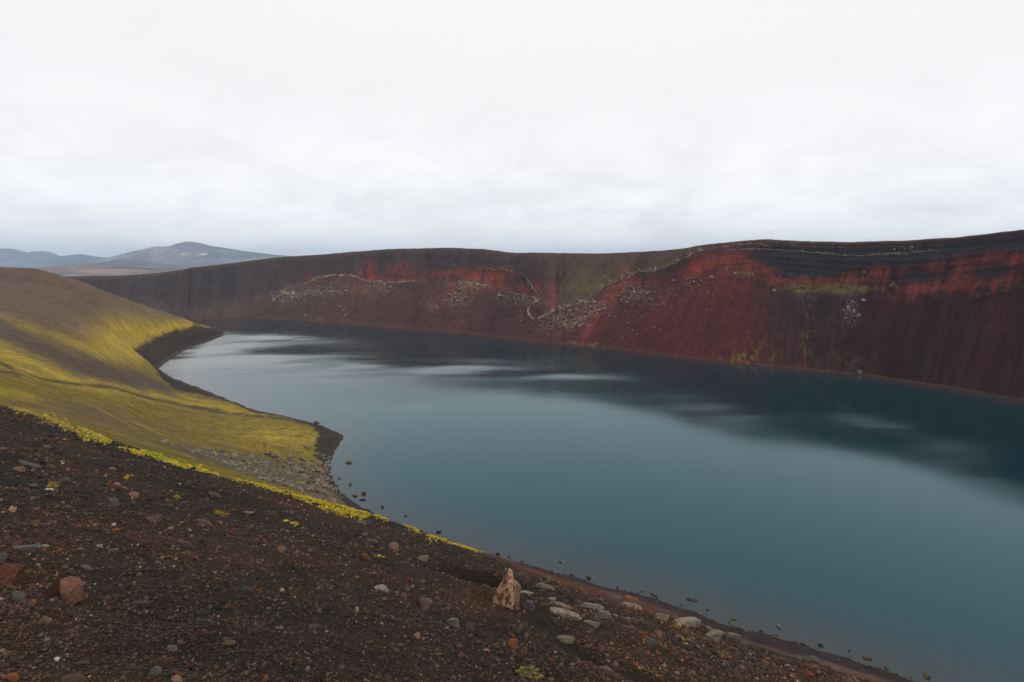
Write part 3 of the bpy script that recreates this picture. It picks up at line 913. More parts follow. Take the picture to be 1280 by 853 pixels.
for pos, c_ in ((0.10, (0.032, 0.024, 0.022, 1)), (0.28, (0.014, 0.024, 0.028, 1)), (0.5, (0.003, 0.024, 0.032, 1))):
    q = ramp.color_ramp.elements.new(pos); q.color = c_
L(t, ramp, 0, dif, 'Color')
rr = N(t, 'ShaderNodeMapRange'); rr.inputs['To Min'].default_value = 0.075; rr.inputs['To Max'].default_value = 0.40
L(t, at2, 'Fac', rr, 0); L(t, rr, 0, glo, 'Roughness')
tcn = N(t, 'ShaderNodeTexCoord')
wn = N(t, 'ShaderNodeTexNoise', in_Scale=0.8, in_Detail=3.0, in_Roughness=0.5)
mp = N(t, 'ShaderNodeMapping'); mp.inputs['Scale'].default_value = (0.6, 1.6, 1.0); mp.inputs['Rotation'].default_value = (0, 0, 0.5)
L(t, tcn, 'Object', mp, 0); L(t, mp, 0, wn, 'Vector')
bm_ = N(t, 'ShaderNodeBump', in_Strength=0.12, in_Distance=0.06)
L(t, wn, 'Fac', bm_, 'Height')
for q in (glo, fre): L(t, bm_, 0, q, 'Normal')
lake = link('lake_water', me, mW, kind='structure', label='still teal crater lake')

# ------------------------------------------------------------------ far plain, hills and mountains
pr = np.r_[0, np.geomspace(300, 17500, 90)]
pp = np.radians(np.linspace(-180, 180, 240))
P2, R2 = np.meshgrid(pp, pr)
X, Y = R2 * np.sin(P2), R2 * np.cos(P2)
Z = -16 + smooth(1500, 5000, R2) * 14 * fbm(X / 1400, Y / 1400, 4, 301)
pc = np.tile(np.array([.15, .12, .08]), (X.size, 1))
pc = mixc(pc, (.38, .32, .20), smooth(.1, .4, fbm(X / 900, Y / 420, 4, 303)).ravel() * smooth(1200, 2600, R2).ravel())
pc = mixc(pc, (.09, .065, .055), smooth(.0, .4, fbm(X / 1200, Y / 700, 4, 305)).ravel())
me = new_mesh('plain', np.stack([X, Y, Z], -1).reshape(-1, 3), grid_faces(len(pr), len(pp)), pc)
link('plain', me, M_plain, kind='structure', label='pale desert plain beyond the crater')


def mountain(name, dist, prof_px, depth, base_col, seed, label, snow=None):
    """A range standing at DIST metres; PROF_PX gives its skyline."""
    p_ = np.array(prof_px, float)
    us = np.linspace(p_[0, 0], p_[-1, 0], 260)
    top_ = np.interp(us, p_[:, 0], p_[:, 1])
    ts = np.linspace(-1, 1, 60)
    U, T = np.meshgrid(us, ts)
    top2 = np.interp(U, p_[:, 0], p_[:, 1])
    Y_ = dist + T * depth
    crest = at_y(U, top2, np.full(U.shape, dist))
    X_ = crest[..., 0] * (1 + 0 * T) + T * depth * 0.1
    zt = crest[..., 2] + 18
    sh = 1 - np.abs(T) ** 1.15
    rg = fbm(X_ / (depth * .35), Y_ / (depth * .35), 5, seed, .55)
    Z_ = -18 + zt * np.clip(sh * (1 + .5 * rg * (1 - sh) * 2), 0, 1.0)
    Z_ = Z_ + 0.02 * zt * fbm(X_ / (depth * .08), Y_ / (depth * .08), 3, seed + 5) * sh
    c = np.tile(np.array(base_col), (U.size, 1))
    c = mixc(c, np.array(base_col) * 1.45, smooth(.05, .4, rg).ravel())
    c = mixc(c, np.array(base_col) * .6, smooth(.05, .4, -rg).ravel())
    if snow:
        aa, bb = project(np.stack([X_, Y_, Z_], -1))
        for (su_, sv_, sa, sb) in snow:
            c = mixc(c, (.5, .5, .5), (np.exp(-(((aa - su_) / sa) ** 2 + ((bb - sv_) / sb) ** 2)) + .5 * fbm(aa / 2, bb / 1.5, 3, 77) > .5).ravel() * .8)
    me_ = new_mesh(name, np.stack([X_, Y_, Z_], -1).reshape(-1, 3), grid_faces(*U.shape), c)
    return link(name, me_, M_plain, kind='structure', label=label)


mountain('mountain', 9000, [(80, 334), (110, 329), (140, 322), (165, 318), (188, 311), (196, 314), (206, 311), (220, 305), (232, 302), (246, 303), (262, 307), (300, 313), (330, 317), (370, 321), (430, 328)],
         1500, (.17, .155, .16), 331, 'blue hazy mountain with a patch of snow', [(255, 317.5, 6, 2.2), (229, 318, 3, 1.5)])  # base colour paled to carry part of the haze
mountain('mountain', 11500, [(-160, 332), (-60, 318), (-10, 312), (8, 310.5), (16, 311.5), (26, 316), (38, 317), (44, 314.5), (52, 314), (62, 318), (74, 321), (100, 317.5), (120, 321), (190, 326), (260, 331)],
         1500, (.13, .13, .15), 341, 'blue hazy cone hills on the left horizon')  # bluish base colour, part of the haze painted in
mountain('hill', 4200, [(40, 340), (62, 335), (85, 332), (108, 330), (130, 331.5), (170, 334), (230, 337), (330, 340)], 700, (.16, .11, .09), 351, 'low brown hill on the plain')
mountain('hill', 7000, [(110, 335), (130, 328), (150, 324), (175, 325), (210, 331), (260, 334)], 800, (.10, .09, .09), 361, 'dark foothill in front of the hazy mountain')


# ------------------------------------------------------------------ rocks
def ico(sub):
    bm = bmesh.new()
    bmesh.ops.create_icosphere(bm, subdivisions=sub, radius=1.0)
    v = np.array([x.co[:] for x in bm.verts]); f = np.array([[q.index for q in x.verts] for x in bm.faces])
    bm.free()
    return v, f


ICO1, ICO2, ICO3 = ico(1), ico(2), ico(3)


def n3(P, s, seed):
    return (fbm(P[:, 0] * s + P[:, 2] * 0.7 * s, P[:, 1] * s, 3, seed) + fbm(P[:, 1] * s + 5, P[:, 2] * s - P[:, 0] * .6 * s, 3, seed + 50)) * .7


def rock_shape(seed, cuts=9, rough=0.16, base=ICO2, lo=.42, hi=.78):
    rg = np.random.default_rng(seed)
    v = base[0].copy()
    v = v * (1 + rough * n3(v, 1.3, seed))[:, None]
    for _ in range(cuts):
        d = rg.normal(size=3); d /= np.linalg.norm(d)
        h = rg.uniform(lo, hi)
        k = v @ d - h
        v = v - np.where(k > 0, k * .95, 0)[:, None] * d
    v = v * (1 + .055 * n3(v, 3.4, seed + 9) + .03 * n3(v, 8.0, seed + 19))[:, None]
    return v / np.abs(v).max(0)


def slab_shape(seed):
    """A flat plate with broken edges, thicker at one end."""
    rg = np.random.default_rng(seed)
    v = ICO3[0].copy()
    v = np.sign(v) * np.abs(v) ** .6
    for _ in range(7):
        an = rg.uniform(0, 6.28); d = np.array([math.cos(an), math.sin(an), rg.uniform(-.3, .3)]); h = rg.uniform(.5, .85)
        k = v @ d - h
        v = v - np.where(k > 0, k * .95, 0)[:, None] * d
    v[:, 2] *= .75 + .35 * v[:, 0] + .2 * n3(v, 1.6, seed)
    v = v * (1 + .07 * n3(v, 3.0, seed + 3) + .05 * n3(v, 9.0, seed + 5))[:, None]
    return v / np.abs(v).max(0)


ROCKS = [(rock_shape(400 + q, 8 + q % 5), ICO2[1]) for q in range(10)] + [(slab_shape(440 + q), ICO3[1]) for q in range(5)]


def rock_mesh(shape, mat, key, cache={}):
    k = (shape, mat.name)
    if k not in cache:
        me_ = new_mesh('rock', ROCKS[shape][0], ROCKS[shape][1], None, False)
        me_.materials.append(mat)
        cache[k] = me_
    return cache[k]


def place_rock(name, P, size, mat, label, cat='rock', group=None, shape=0, sink=.3, rz=0.0, tilt=(0, 0)):
    """SIZE: full width, depth, height in metres; P: the point of ground it lies on."""
    me_ = rock_mesh(shape % 15, mat, None)
    o = link(name, me_, None, None, label, cat, group)
    sx_, sy_, sz_ = size[0] / 2, size[1] / 2, size[2] / 2
    o.location = (P[0], P[1], P[2] + sz_ * (1 - 2 * sink))
    o.scale = (sx_, sy_, sz_)
    o.rotation_euler = (tilt[0], tilt[1], rz)
    return o


# --- notable stones of the gravel shoulder: column, row, width px, height px, material, label, shape
FG = [
    (8, 721, 40, 26, R_red, 'dark red scoria block cut off by the left edge of the gravel', 3),
    (139, 629, 17, 15, R_violet, 'violet grey squared stone with dark gap beside it on the gravel', 1),
    (81, 635, 17, 8, R_brown, 'flat brown oval stone left of the violet grey stone', 0),
    (190, 648, 24, 10, R_pink, 'long pinkish slab stone right of the violet grey stone', 4),
    (24, 587, 18, 9, R_pink, 'pinkish stone under a thin flat slab at upper left gravel', 2),
    (36, 581, 26, 6, R_grey, 'thin flat grey slab lying over the pinkish stone', 5),
    (40, 607, 11, 7, R_grey, 'small blue grey stone left of the ochre moss tuft', 6),
    (82, 600, 13, 7, R_grey, 'pale grey stone right of the ochre moss tuft', 7),
    (140, 609, 24, 8, R_red, 'flat reddish crust stone above the violet grey stone', 8),
    (166, 619, 12, 8, R_pink, 'round pinkish pebble beside the flat reddish crust', 9),
    (34, 686, 26, 10, R_grey, 'low grey stone above the dark red scoria block', 0),
    (3, 698, 14, 12, R_grey, 'greenish grey stone at the left edge above the scoria block', 2),
    (124, 683, 13, 7, R_lichen, 'white lichen covered pebble beside a grey oval stone', 3),
    (139, 689, 15, 8, R_grey, 'grey oval stone right of the lichen covered pebble', 0),
    (54, 683, 11, 5, R_lichen, 'small stone with a white end and yellow moss', 4),
    (107, 709, 14, 8, R_grey, 'flaky light grey stone in the dark gravel patch', 5),
    (23, 748, 13, 12, R_grey, 'angular blue grey stone left of the two toned block', 7),
    (54, 777, 14, 10, R_pink, 'tilted pink oval stone below the two toned block', 0),
    (133, 749, 10, 7, R_brown, 'round tan pebble right of the two toned block', 9),
    (180, 755, 20, 8, R_violet, 'flat slate grey stone half sunk in black gravel', 6),
    (41, 754, 9, 8, R_orange, 'ochre pebble at the foot of the two toned block', 3),
    (94, 848, 24, 12, R_brown, 'brown flat topped stone cut by the bottom edge', 2),
    (14, 847, 13, 9, R_orange, 'orange stone in the bottom left corner', 1),
    (194, 840, 11, 13, R_grey, 'upright light grey stone near the bottom edge', 4),
    (220, 850, 13, 11, R_pink, 'pale pink stone cut by the bottom edge beside the light grey stone', 5),
    (224, 842, 13, 9, R_red, 'rusty red stone above the pale pink bottom stone', 6),
    (306, 737, 19, 11, R_grey, 'smooth grey oval stone with a pale rim at centre left', 0),
    (324, 739, 6, 5, R_orange, 'small tan pebble right of the smooth grey oval stone', 9),
    (262, 777, 11, 6, R_violet, 'little slate coloured chip below the smooth grey oval', 7),
    (284, 804, 17, 9, R_brown, 'buff brown stone in the lower gravel', 8),
    (254, 790, 9, 8, R_red, 'reddish pebble left of the buff brown stone', 1),
    (216, 811, 11, 8, R_grey, 'pale speckled stone at lower left gravel', 2),
    (332, 848, 8, 8, R_orange, 'bright orange pebble by the bottom edge', 3),
    (324, 673, 9, 9, R_red, 'red sparkling stone with a white glint near the moss crest', 4),
    (351, 687, 12, 9, R_pink, 'rounded pink brown stone standing alone in fine gravel', 9),
    (192, 650, 8, 5, R_brown, 'small brown chip touching the long pinkish slab', 5),
    (252, 653, 20, 8, R_brown, 'curved brown slab stone in the middle left gravel', 8),
    (310, 640, 15, 7, R_pink, 'pale pink flake below the yellow crest moss', 6),
    (268, 618, 16, 8, R_brown, 'tan weathered stone below the middle of the crest moss', 7),
    (232, 681, 14, 9, R_grey, 'faint grey stone in dark gravel right of the long pinkish slab', 1),
    (493, 683, 14, 13, R_pink, 'buff pitted stone below the right end of the crest moss', 2),
    (527, 698, 15, 8, R_slab, 'white topped crumbly stone left of the dark hollow', 3),
    (465, 676, 16, 8, R_brown, 'flat brown stone left of the buff pitted stone', 4),
    (455, 696, 14, 11, R_red, 'soft dark red lump in the middle of the gravel', 5),
    (452, 653, 15, 6, R_slab, 'white weathered flake under the end of the crest moss', 6),
    (477, 736, 17, 11, R_lichen, 'white lichen crusted stone with yellow moss rim', 7),
    (508, 737, 9, 8, R_grey, 'grey pebble pair right of the lichen crusted stone', 8),
    (529, 752, 19, 12, R_pink, 'pinkish crumbling stone left of the standing rock', 9),
    (530, 762, 9, 9, R_grey, 'small blue grey stone under the pinkish crumbling stone', 0),
    (567, 779, 15, 12, R_slab, 'pale grey stone with rusty underside below the hollow', 1),
    (587, 784, 14, 12, R_violet, 'violet grey round stone right of the pale grey rusty stone', 2),
    (522, 795, 11, 9, R_pink, 'rose coloured wedge stone in the lower centre gravel', 3),
    (495, 813, 9, 6, R_slab, 'bright white pebble in the lower centre gravel', 4),
    (500, 806, 10, 6, R_brown, 'tan pebble just above the bright white pebble', 5),
    (547, 817, 10, 6, R_pink, 'small pink and white stone right of the bright white pebble', 6),
    (390, 783, 15, 8, R_grey, 'pale bluish oval stone in the bottom centre gravel', 0),
    (406, 812, 7, 6, R_pink, 'pink round pebble near the bottom centre', 9),
    (399, 764, 6, 7, R_slab, 'small upright white pebble in centre gravel', 2),
    (639, 805, 15, 13, R_orange, 'round orange stone below the standing rock', 9),
    (631, 806, 6, 6, R_slab, 'white pebble touching the round orange stone', 3),
    (650, 815, 10, 7, R_red, 'bright red brown chip right of the round orange stone', 4),
    (609, 813, 7, 6, R_pink, 'pink pebble left of the round orange stone', 5),
    (660, 842, 40, 24, R_mossy, 'large mossy pale slab at the bottom edge below the orange stone', 5),
    (708, 799, 22, 12, R_slab, 'cream crumbling stone with a brown tail beside the gully', 7),
    (661, 757, 16, 18, R_violet, 'grey lilac upright stone right of the standing rock', 1),
    (654, 765, 6, 6, R_orange, 'little tan pebble at the foot of the standing rock', 9),
    (680, 733, 22, 8, R_slab, 'long whitish slab nearest behind the standing rock', 8),
    (650, 718, 16, 9, R_grey, 'grey smooth stone right of the standing rock tip', 0),
    (660, 742, 18, 7, R_slab, 'thin whitish slab below the long whitish slab', 6),
    (690, 749, 13, 7, R_slab, 'short pale slab left of the twin white slabs', 2),
    (708, 768, 34, 15, R_slab, 'large white slab with dark underside, left of the twin slabs', 5),
    (702, 757, 24, 8, R_slab, 'narrow white slab above the large white slab', 4),
    (738, 758, 30, 9, R_slab, 'flat pale slab in the row behind the large white slab', 8),
    (752, 769, 16, 12, R_slab, 'stout white block at the right end of the slab row', 3),
    (741, 780, 20, 9, R_slab, 'pale flat stone below the stout white block', 6),
    (728, 738, 12, 6, R_orange, 'cream and orange stone on the lower red slope', 7),
    (786, 757, 26, 9, R_slab, 'curved pale slab right of the slab row', 8),
    (770, 748, 12, 7, R_grey, 'dull grey slab with red tip right of the slab row', 1),
    (790, 748, 17, 6, R_orange, 'flat rusty red slab behind the curved pale slab', 4),
    (827, 772, 15, 11, R_slab, 'pale cracked block left of the big ridge slab', 9),
    (859, 778, 36, 17, R_slab, 'big white ridge slab with yellow moss at its left foot', 5),
    (891, 796, 22, 16, R_slab, 'tilted pale slab right of the big ridge slab', 2),
    (812, 804, 15, 12, R_grey, 'soft grey round stone on the right gravel', 0),
    (824, 794, 11, 11, R_pink, 'pink spiky stone below the pale cracked block', 3),
    (858, 823, 6, 5, R_orange, 'tiny bright orange pebble on the right gravel', 9),
    (904, 821, 10, 6, R_orange, 'yellow orange stone on the right gravel edge', 4),
    (918, 797, 14, 9, R_slab, 'angular pale stone on the right crest', 6),
    (930, 806, 14, 9, R_grey, 'broken grey stone on the right crest', 7),
    (846, 842, 8, 6, R_pink, 'small pale pink pebble at the bottom right gravel', 5),
    (1014, 826, 18, 11, R_grey, 'grey block on the far right gravel crest', 8),
    (1046, 838, 10, 8, R_pink, 'pale pink stone on the far right gravel crest', 2),
    (758, 837, 20, 10, R_brown, 'brown crumbly stone at the end of the gully', 1),
]
fp, ft = hits([(r_[0], r_[1] + r_[3] * .25) for r_ in FG])
for (u_, v_, w_, h_, m_, lab, shp), P, T in zip(FG, fp, ft):
    k = T / FPX * 1.03
    slab = m_ is R_slab and w_ > 11 or w_ > 2.3 * h_
    hh_ = h_ * k * (1.1 if h_ > w_ * .6 else .85)
    place_rock('rock' if w_ > 12 else 'stone', P, (w_ * k * (1.15 if slab else .93), max(w_ * .55, h_) * k * .8, hh_), m_, lab, 'rock' if w_ > 12 else 'stone', None, 10 + shp % 5 if slab else shp, .42 if not slab else .36,
               random.uniform(-.4, .4), (random.uniform(-.25, .05), .38 if slab and u_ > 600 else random.uniform(-.1, .3)))

# --- the two toned block: shade of its left side painted into the colour
bm = bmesh.new()
pts = [(-.95, -.62, -.75), (.05, -.95, -.85), (.75, -.45, -.8), (.6, .7, -.7), (-.8, .65, -.7),
       (-.95, -.45, .05), (-.25, -.72, .5), (.18, -.98, .25), (.98, -.3, .35), (.45, -.05, .98), (-.3, .2, .85), (.7, .6, .4), (-.75, .6, .35), (.1, -.6, .8)]
for q in pts: bm.verts.new(q)
bmesh.ops.convex_hull(bm, input=bm.verts)
bmesh.ops.bevel(bm, geom=bm.edges[:], offset=.05, segments=2, affect='EDGES', profile=.6)
bmesh.ops.triangulate(bm, faces=bm.faces)
me = bpy.data.meshes.new('rock'); bm.to_mesh(me); bm.free()
mt = rock_mat('rust_buff_painted_shade', (.11, .05, .03), (.21, .11, .068), 5.0, (.07, .035, .022), .3, .7)
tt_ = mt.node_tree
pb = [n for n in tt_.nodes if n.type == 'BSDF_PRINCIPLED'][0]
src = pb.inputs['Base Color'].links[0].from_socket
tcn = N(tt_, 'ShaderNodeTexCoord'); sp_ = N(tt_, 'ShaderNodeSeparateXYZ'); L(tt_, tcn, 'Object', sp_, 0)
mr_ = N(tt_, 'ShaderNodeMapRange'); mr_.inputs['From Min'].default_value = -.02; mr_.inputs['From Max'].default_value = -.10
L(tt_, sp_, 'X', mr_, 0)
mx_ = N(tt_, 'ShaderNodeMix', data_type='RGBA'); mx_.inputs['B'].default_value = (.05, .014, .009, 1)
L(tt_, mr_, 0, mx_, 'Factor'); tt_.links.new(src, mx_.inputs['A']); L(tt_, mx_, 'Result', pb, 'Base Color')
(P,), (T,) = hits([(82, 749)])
o = link('rock', me, mt, None, 'angular two toned block, buff face and rust side painted dark as in shade, on the lower left gravel', 'rock')
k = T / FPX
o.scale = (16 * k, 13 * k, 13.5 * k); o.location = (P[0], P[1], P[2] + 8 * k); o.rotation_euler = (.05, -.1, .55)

# --- the standing rock on the brink
sv, sf = ICO3
v = sv.copy()
t_ = (v[:, 2] + 1) / 2
wx = np.interp(t_, [0, .15, .35, .55, .75, .92, 1], [1.0, 1.02, .95, .82, .56, .34, .14])
v[:, 0] = v[:, 0] * wx / np.maximum(np.sqrt(1 - np.clip(v[:, 2], -.995, .995) ** 2), .25) * .62 + .10 * t_
v[:, 1] = v[:, 1] * wx / np.maximum(np.sqrt(1 - np.clip(v[:, 2], -.995, .995) ** 2), .25) * .60
v[:, 0] = np.where(v[:, 0] < 0, v[:, 0] * np.interp(t_, [0, .3, .48, .6, 1], [1.1, 1.15, 1.05, .62, .7]), v[:, 0]) + .22 * (t_ - .4)
rg = np.random.default_rng(5)
for d_, h_ in (((.75, -.65, .1), .46), ((-.55, -.8, .15), .44), ((.1, -.98, -.1), .52), ((.95, .2, .2), .50), ((-.9, .3, .1), .48), ((.3, -.9, .5), .60), ((.6, -.4, .6), .62), ((-.5, -.6, .55), .55), ((.98, -.2, 0), .50)):
    d_ = np.array(d_); d_ = d_ / np.linalg.norm(d_)
    kk = v @ d_ - h_
    v = v - np.where(kk > 0, kk * .93, 0)[:, None] * d_
v = v * (1 + .13 * n3(v, 3.2, 61) + .08 * n3(v, 8, 66))[:, None]
me = new_mesh('rock', v, sf, None, False)
mt = rock_mat('standing_rock', (.25, .09, .04), (.60, .41, .26), 2.4, (.15, .055, .028), .55, 1.0)
pb = [n for n in mt.node_tree.nodes if n.type == 'VALTORGB'][0]
pb.color_ramp.elements[0].position = .36; pb.color_ramp.elements[1].position = .60
for q in [n for n in mt.node_tree.nodes if n.type == 'TEX_NOISE']:
    lk = q.inputs['Vector'].links[0]; src = lk.from_socket
    vm_ = N(mt.node_tree, 'ShaderNodeVectorMath', operation='MULTIPLY', in_1=(1.3, 1.3, .75))
    mt.node_tree.links.new(src, vm_.inputs[0]); L(mt.node_tree, vm_, 0, q, 'Vector')
(P,), (T,) = hits([(628, 757)])
me.materials.append(mt)
k = T / FPX
o = link('standing_rock', me, None, None, 'tall pointed rock, cream and rust streaked, standing at the edge above the lake', 'rock')
o.scale = (23 * k, 21 * k, 27 * k); o.location = (P[0] + 3 * k, P[1] + .1, P[2] + 15.5 * k); o.rotation_euler = (.05, .06, .15)
(P2_,), (T2,) = hits([(641, 757)])
place_rock('rock', P2_, (22 * T2 / FPX, 18 * T2 / FPX, 42 * T2 / FPX), R_pink, 'smooth reddish brown slab leaning on the right of the standing rock', 'rock', None, 4, .12, .3, (0, -.25))

# --- boulders of the field between moss slope and water
BL = [(436, 576, 9, 7, R_boulder, 'pale boulder standing in the water off the spit'), (396, 527, 9, 5, R_boulder, 'pale boulder on top of the dark spit bank'),
      (406, 581, 9, 8, R_boulder, 'blocky boulder at the water corner below the spit'), (424, 597, 7, 4, R_mossy, 'small dark stone in the shallows just below the spit'),
      (438, 604, 8, 6, R_mossy, 'olive mossed stone in the shallows'), (455, 615, 7, 8, R_mossy, 'upright yellow mossed stone in the shallows'),
      (444, 618, 8, 6, R_boulder, 'low tan stone in the shallows beside the upright mossed stone'), (453, 624, 10, 4, R_dark, 'dark flat pair of stones in the shallows by the shore'),
      (478, 632, 6, 6, R_mossy, 'round ochre mossed stone alone in the shallows'), (507, 644, 6, 4, R_mossy, 'dark flat stone alone in the shallows'),
      (549, 664, 9, 5, R_dark, 'dark stone on the waterline below the crest moss'), (622, 691, 7, 6, R_dark, 'dark upright stone on the waterline behind the standing rock'),
      (636, 695, 6, 4, R_dark, 'small dark stone on the waterline right of the standing rock'), (700, 702, 5, 4, R_mossy, 'small dark stone in the water off the red slope'),
      (714, 717, 7, 6, R_brown, 'brown round stone on the waterline of the red slope'), (736, 721, 8, 7, R_mossy, 'yellow mossed stone on the waterline of the red slope'),
      (772, 734, 5, 5, R_dark, 'tiny dark stone on the waterline midway along the red slope'), (817, 742, 11, 4, R_mossy, 'flat yellow green stone on the waterline headland'),
      (865, 748, 14, 6, R_mossy, 'long olive stone lying in the water beyond the headland'), (884, 761, 6, 4, R_brown, 'small ochre stone on the waterline right of the headland'),
      (918, 772, 9, 6, R_mossy, 'dark mossed stone on the waterline above the right gravel'), (973, 782, 9, 6, R_boulder, 'pale topped stone on the right waterline'),
      (1026, 806, 6, 5, R_dark, 'dark upright stone on the far right waterline'), (1061, 813, 4, 3, R_dark, 'tiny dark stone in the water at far right'),
      (1085, 822, 10, 5, R_mossy, 'flat dark stone in the water at far right'), (1158, 844, 14, 5, R_mossy, 'pair of mossed stones in the water at the bottom right'),
      (203, 551, 8, 5, R_boulder, 'large pale boulder highest in the boulder field'), (206, 550, 7, 5, R_boulder, 'pale block beside the highest boulder of the field'),
      (327, 541, 5, 4, R_boulder, 'pale boulder alone on the yellow moss of the spit'), (330, 556, 6, 5, R_boulder, 'grey boulder at the lower edge of the spit moss'),
      (365, 563, 7, 4, R_boulder, 'low boulder at the edge of the moss near the spit beach')]
bpnt, bt = hits([(q[0], q[1] + q[3] * .4) for q in BL])
for (u_, v_, w_, h_, m_, lab), P, T in zip(BL, bpnt, bt):
    if P[2] < 0.05:
        P = at_z(u_, v_ + h_ * .35, 0.0); T = float(np.linalg.norm(P - np.array([0, 0, CAM_Z])))
    k = T / FPX
    place_rock('boulder', (P[0], P[1], max(P[2], -.1) - .12 * h_ * k), (w_ * k * .85, w_ * .45 * k, h_ * k * .72), m_, lab, 'boulder', None, random.randrange(10), .2, random.uniform(0, 6))
cand = []
while len(cand) < 2600:
    a_ = random.uniform(150, 428); lo_ = np.interp(a_, [150, 200, 300, 400, 430], [556, 552, 568, 568, 572]); hi_ = np.interp(a_, [150, 280, 430, 440], [562, 594, 636, 636])
    b_ = random.uniform(lo_, hi_)
    if random.random() < .3 + .7 * smooth(0, 25, b_ - lo_) * (.5 + .5 * smooth(250, 400, a_)):
        cand.append((a_, b_))
for k_ in range(160):      # the stony corner by the water
    cand.insert(0, (random.gauss(405, 10), random.gauss(595, 14)))
cand = np.array(cand)
bpnt, bt = hits(cand)
okb = (bt > 60) & (bpnt[:, 2] > .05)
bpnt, bt = bpnt[okb], bt[okb]
kk = np.clip(RNG.pareto(2.3, len(bt)) * 1.5 + 2.0, 0, 6.5)
order = np.argsort(-kk)
for i in order[:150]:
    k = bt[i] / FPX
    s = kk[i] * k * 1.15
    ca_, cb_ = project(bpnt[i])
    if ca_ > 385: where, grp = 'crowded in the stony corner at the water edge below the spit', 'boulders crowded in the stony corner by the water'
    elif ca_ > 290: where, grp = 'strewn among olive moss cushions left of the stony corner', 'boulders among the moss cushions'
    else: where, grp = 'scattered along the foot of the mossy slope, high in the boulder field', 'boulders at the foot of the mossy slope'
    size_ = 'large' if kk[i] > 5.0 else ('medium' if kk[i] > 3.6 else 'small')
    place_rock('boulder', bpnt[i], (s, s * random.uniform(.7, 1.1), s * random.uniform(.55, .9)), R_boulder, size_ + ' weathered boulder ' + where, 'boulder',
               size_ + ' ' + grp, random.randrange(10), .25, random.uniform(0, 6.28))


def stone_cloud(name, P, size, cols, mat, label, base=ICO1, flat=.7, kind='stuff', lift=.15):
    """Many small stones as one mesh: each its own faceted, turned, tinted body."""
    n = len(P); bv, bf = base
    q = RNG.normal(size=(n, 4)); q /= np.linalg.norm(q, axis=1)[:, None]
    w_, x_, y_, z_ = q.T
    Rm = np.stack([np.stack([1 - 2 * (y_ * y_ + z_ * z_), 2 * (x_ * y_ - z_ * w_), 2 * (x_ * z_ + y_ * w_)], -1),
                   np.stack([2 * (x_ * y_ + z_ * w_), 1 - 2 * (x_ * x_ + z_ * z_), 2 * (y_ * z_ - x_ * w_)], -1),
                   np.stack([2 * (x_ * z_ - y_ * w_), 2 * (y_ * z_ + x_ * w_), 1 - 2 * (x_ * x_ + y_ * y_)], -1)], 1)
    rad = RNG.uniform(.7, 1.25, (n, len(bv), 1))
    ax = RNG.uniform(.6, 1.15, (n, 1, 3))
    B = bv[None] * rad * ax
    B = np.einsum('nij,nkj->nki', Rm, B)
    B[..., 2] *= flat
    B = B * (size[:, None, None] * .5) + P[:, None, :]
    B[..., 2] += (size * lift)[:, None]
    Vv = B.reshape(-1, 3)
    Ff = (bf[None] + (np.arange(n) * len(bv))[:, None, None]).reshape(-1, 3)
    cc = np.repeat(cols, len(bv), 0)
    return link(name, new_mesh(name, Vv, Ff, cc, False), mat, kind, label)


i = order[150:]
cb = np.array([.105, .09, .075])[None] * RNG.uniform(.6, 1.7, (len(i), 1)) * np.array([1, .97, .93])[None]
stone_cloud('rubble', bpnt[i], kk[i] * bt[i] / FPX * .9, cb, M_gravel, 'loose stones between the boulders below the mossy slope')

wl_ = resample(near_w[26:45], .12)
n = 1500
q = RNG.integers(0, len(wl_), n); ex, ey = wl_[q, 0] + RNG.normal(0, 1.3, n), wl_[q, 1] + RNG.normal(0, 1.3, n)
ez, ed = ground_z(ex, ey)
kq = (ed > -.9) & (ed < 4) & (fbm(ex / 5, ey / 5, 3, 701) + .4 * RNG.uniform(-1, 1, n) > .0)
ex, ey, ez = ex[kq], ey[kq], np.maximum(ez[kq], -.06)
ss = np.minimum(.16 * (1 - RNG.uniform(0, 1, len(ex))) ** (-1 / 2.4), .75)
stone_cloud('rubble', np.stack([ex, ey, ez], 1), ss, np.array([.045, .035, .031])[None] * RNG.uniform(.5, 2.2, (len(ex), 1)), M_gravel, 'dark stones and rubble along the waterline under the red slope')

# ------------------------------------------------------------------ gravel of the shoulder
PALETTE = np.array([[.026, .022, .021], [.045, .034, .030], [.068, .048, .038], [.095, .056, .036], [.105, .038, .020], [.17, .060, .022], [.12, .092, .072], [.21, .165, .13], [.33, .27, .20], [.080, .066, .058], [.17, .090, .062], [.40, .37, .33]])
PROB = np.array([.26, .22, .17, .11, .055, .022, .06, .030, .009, .06, .03, .003]); PROB /= PROB.sum()


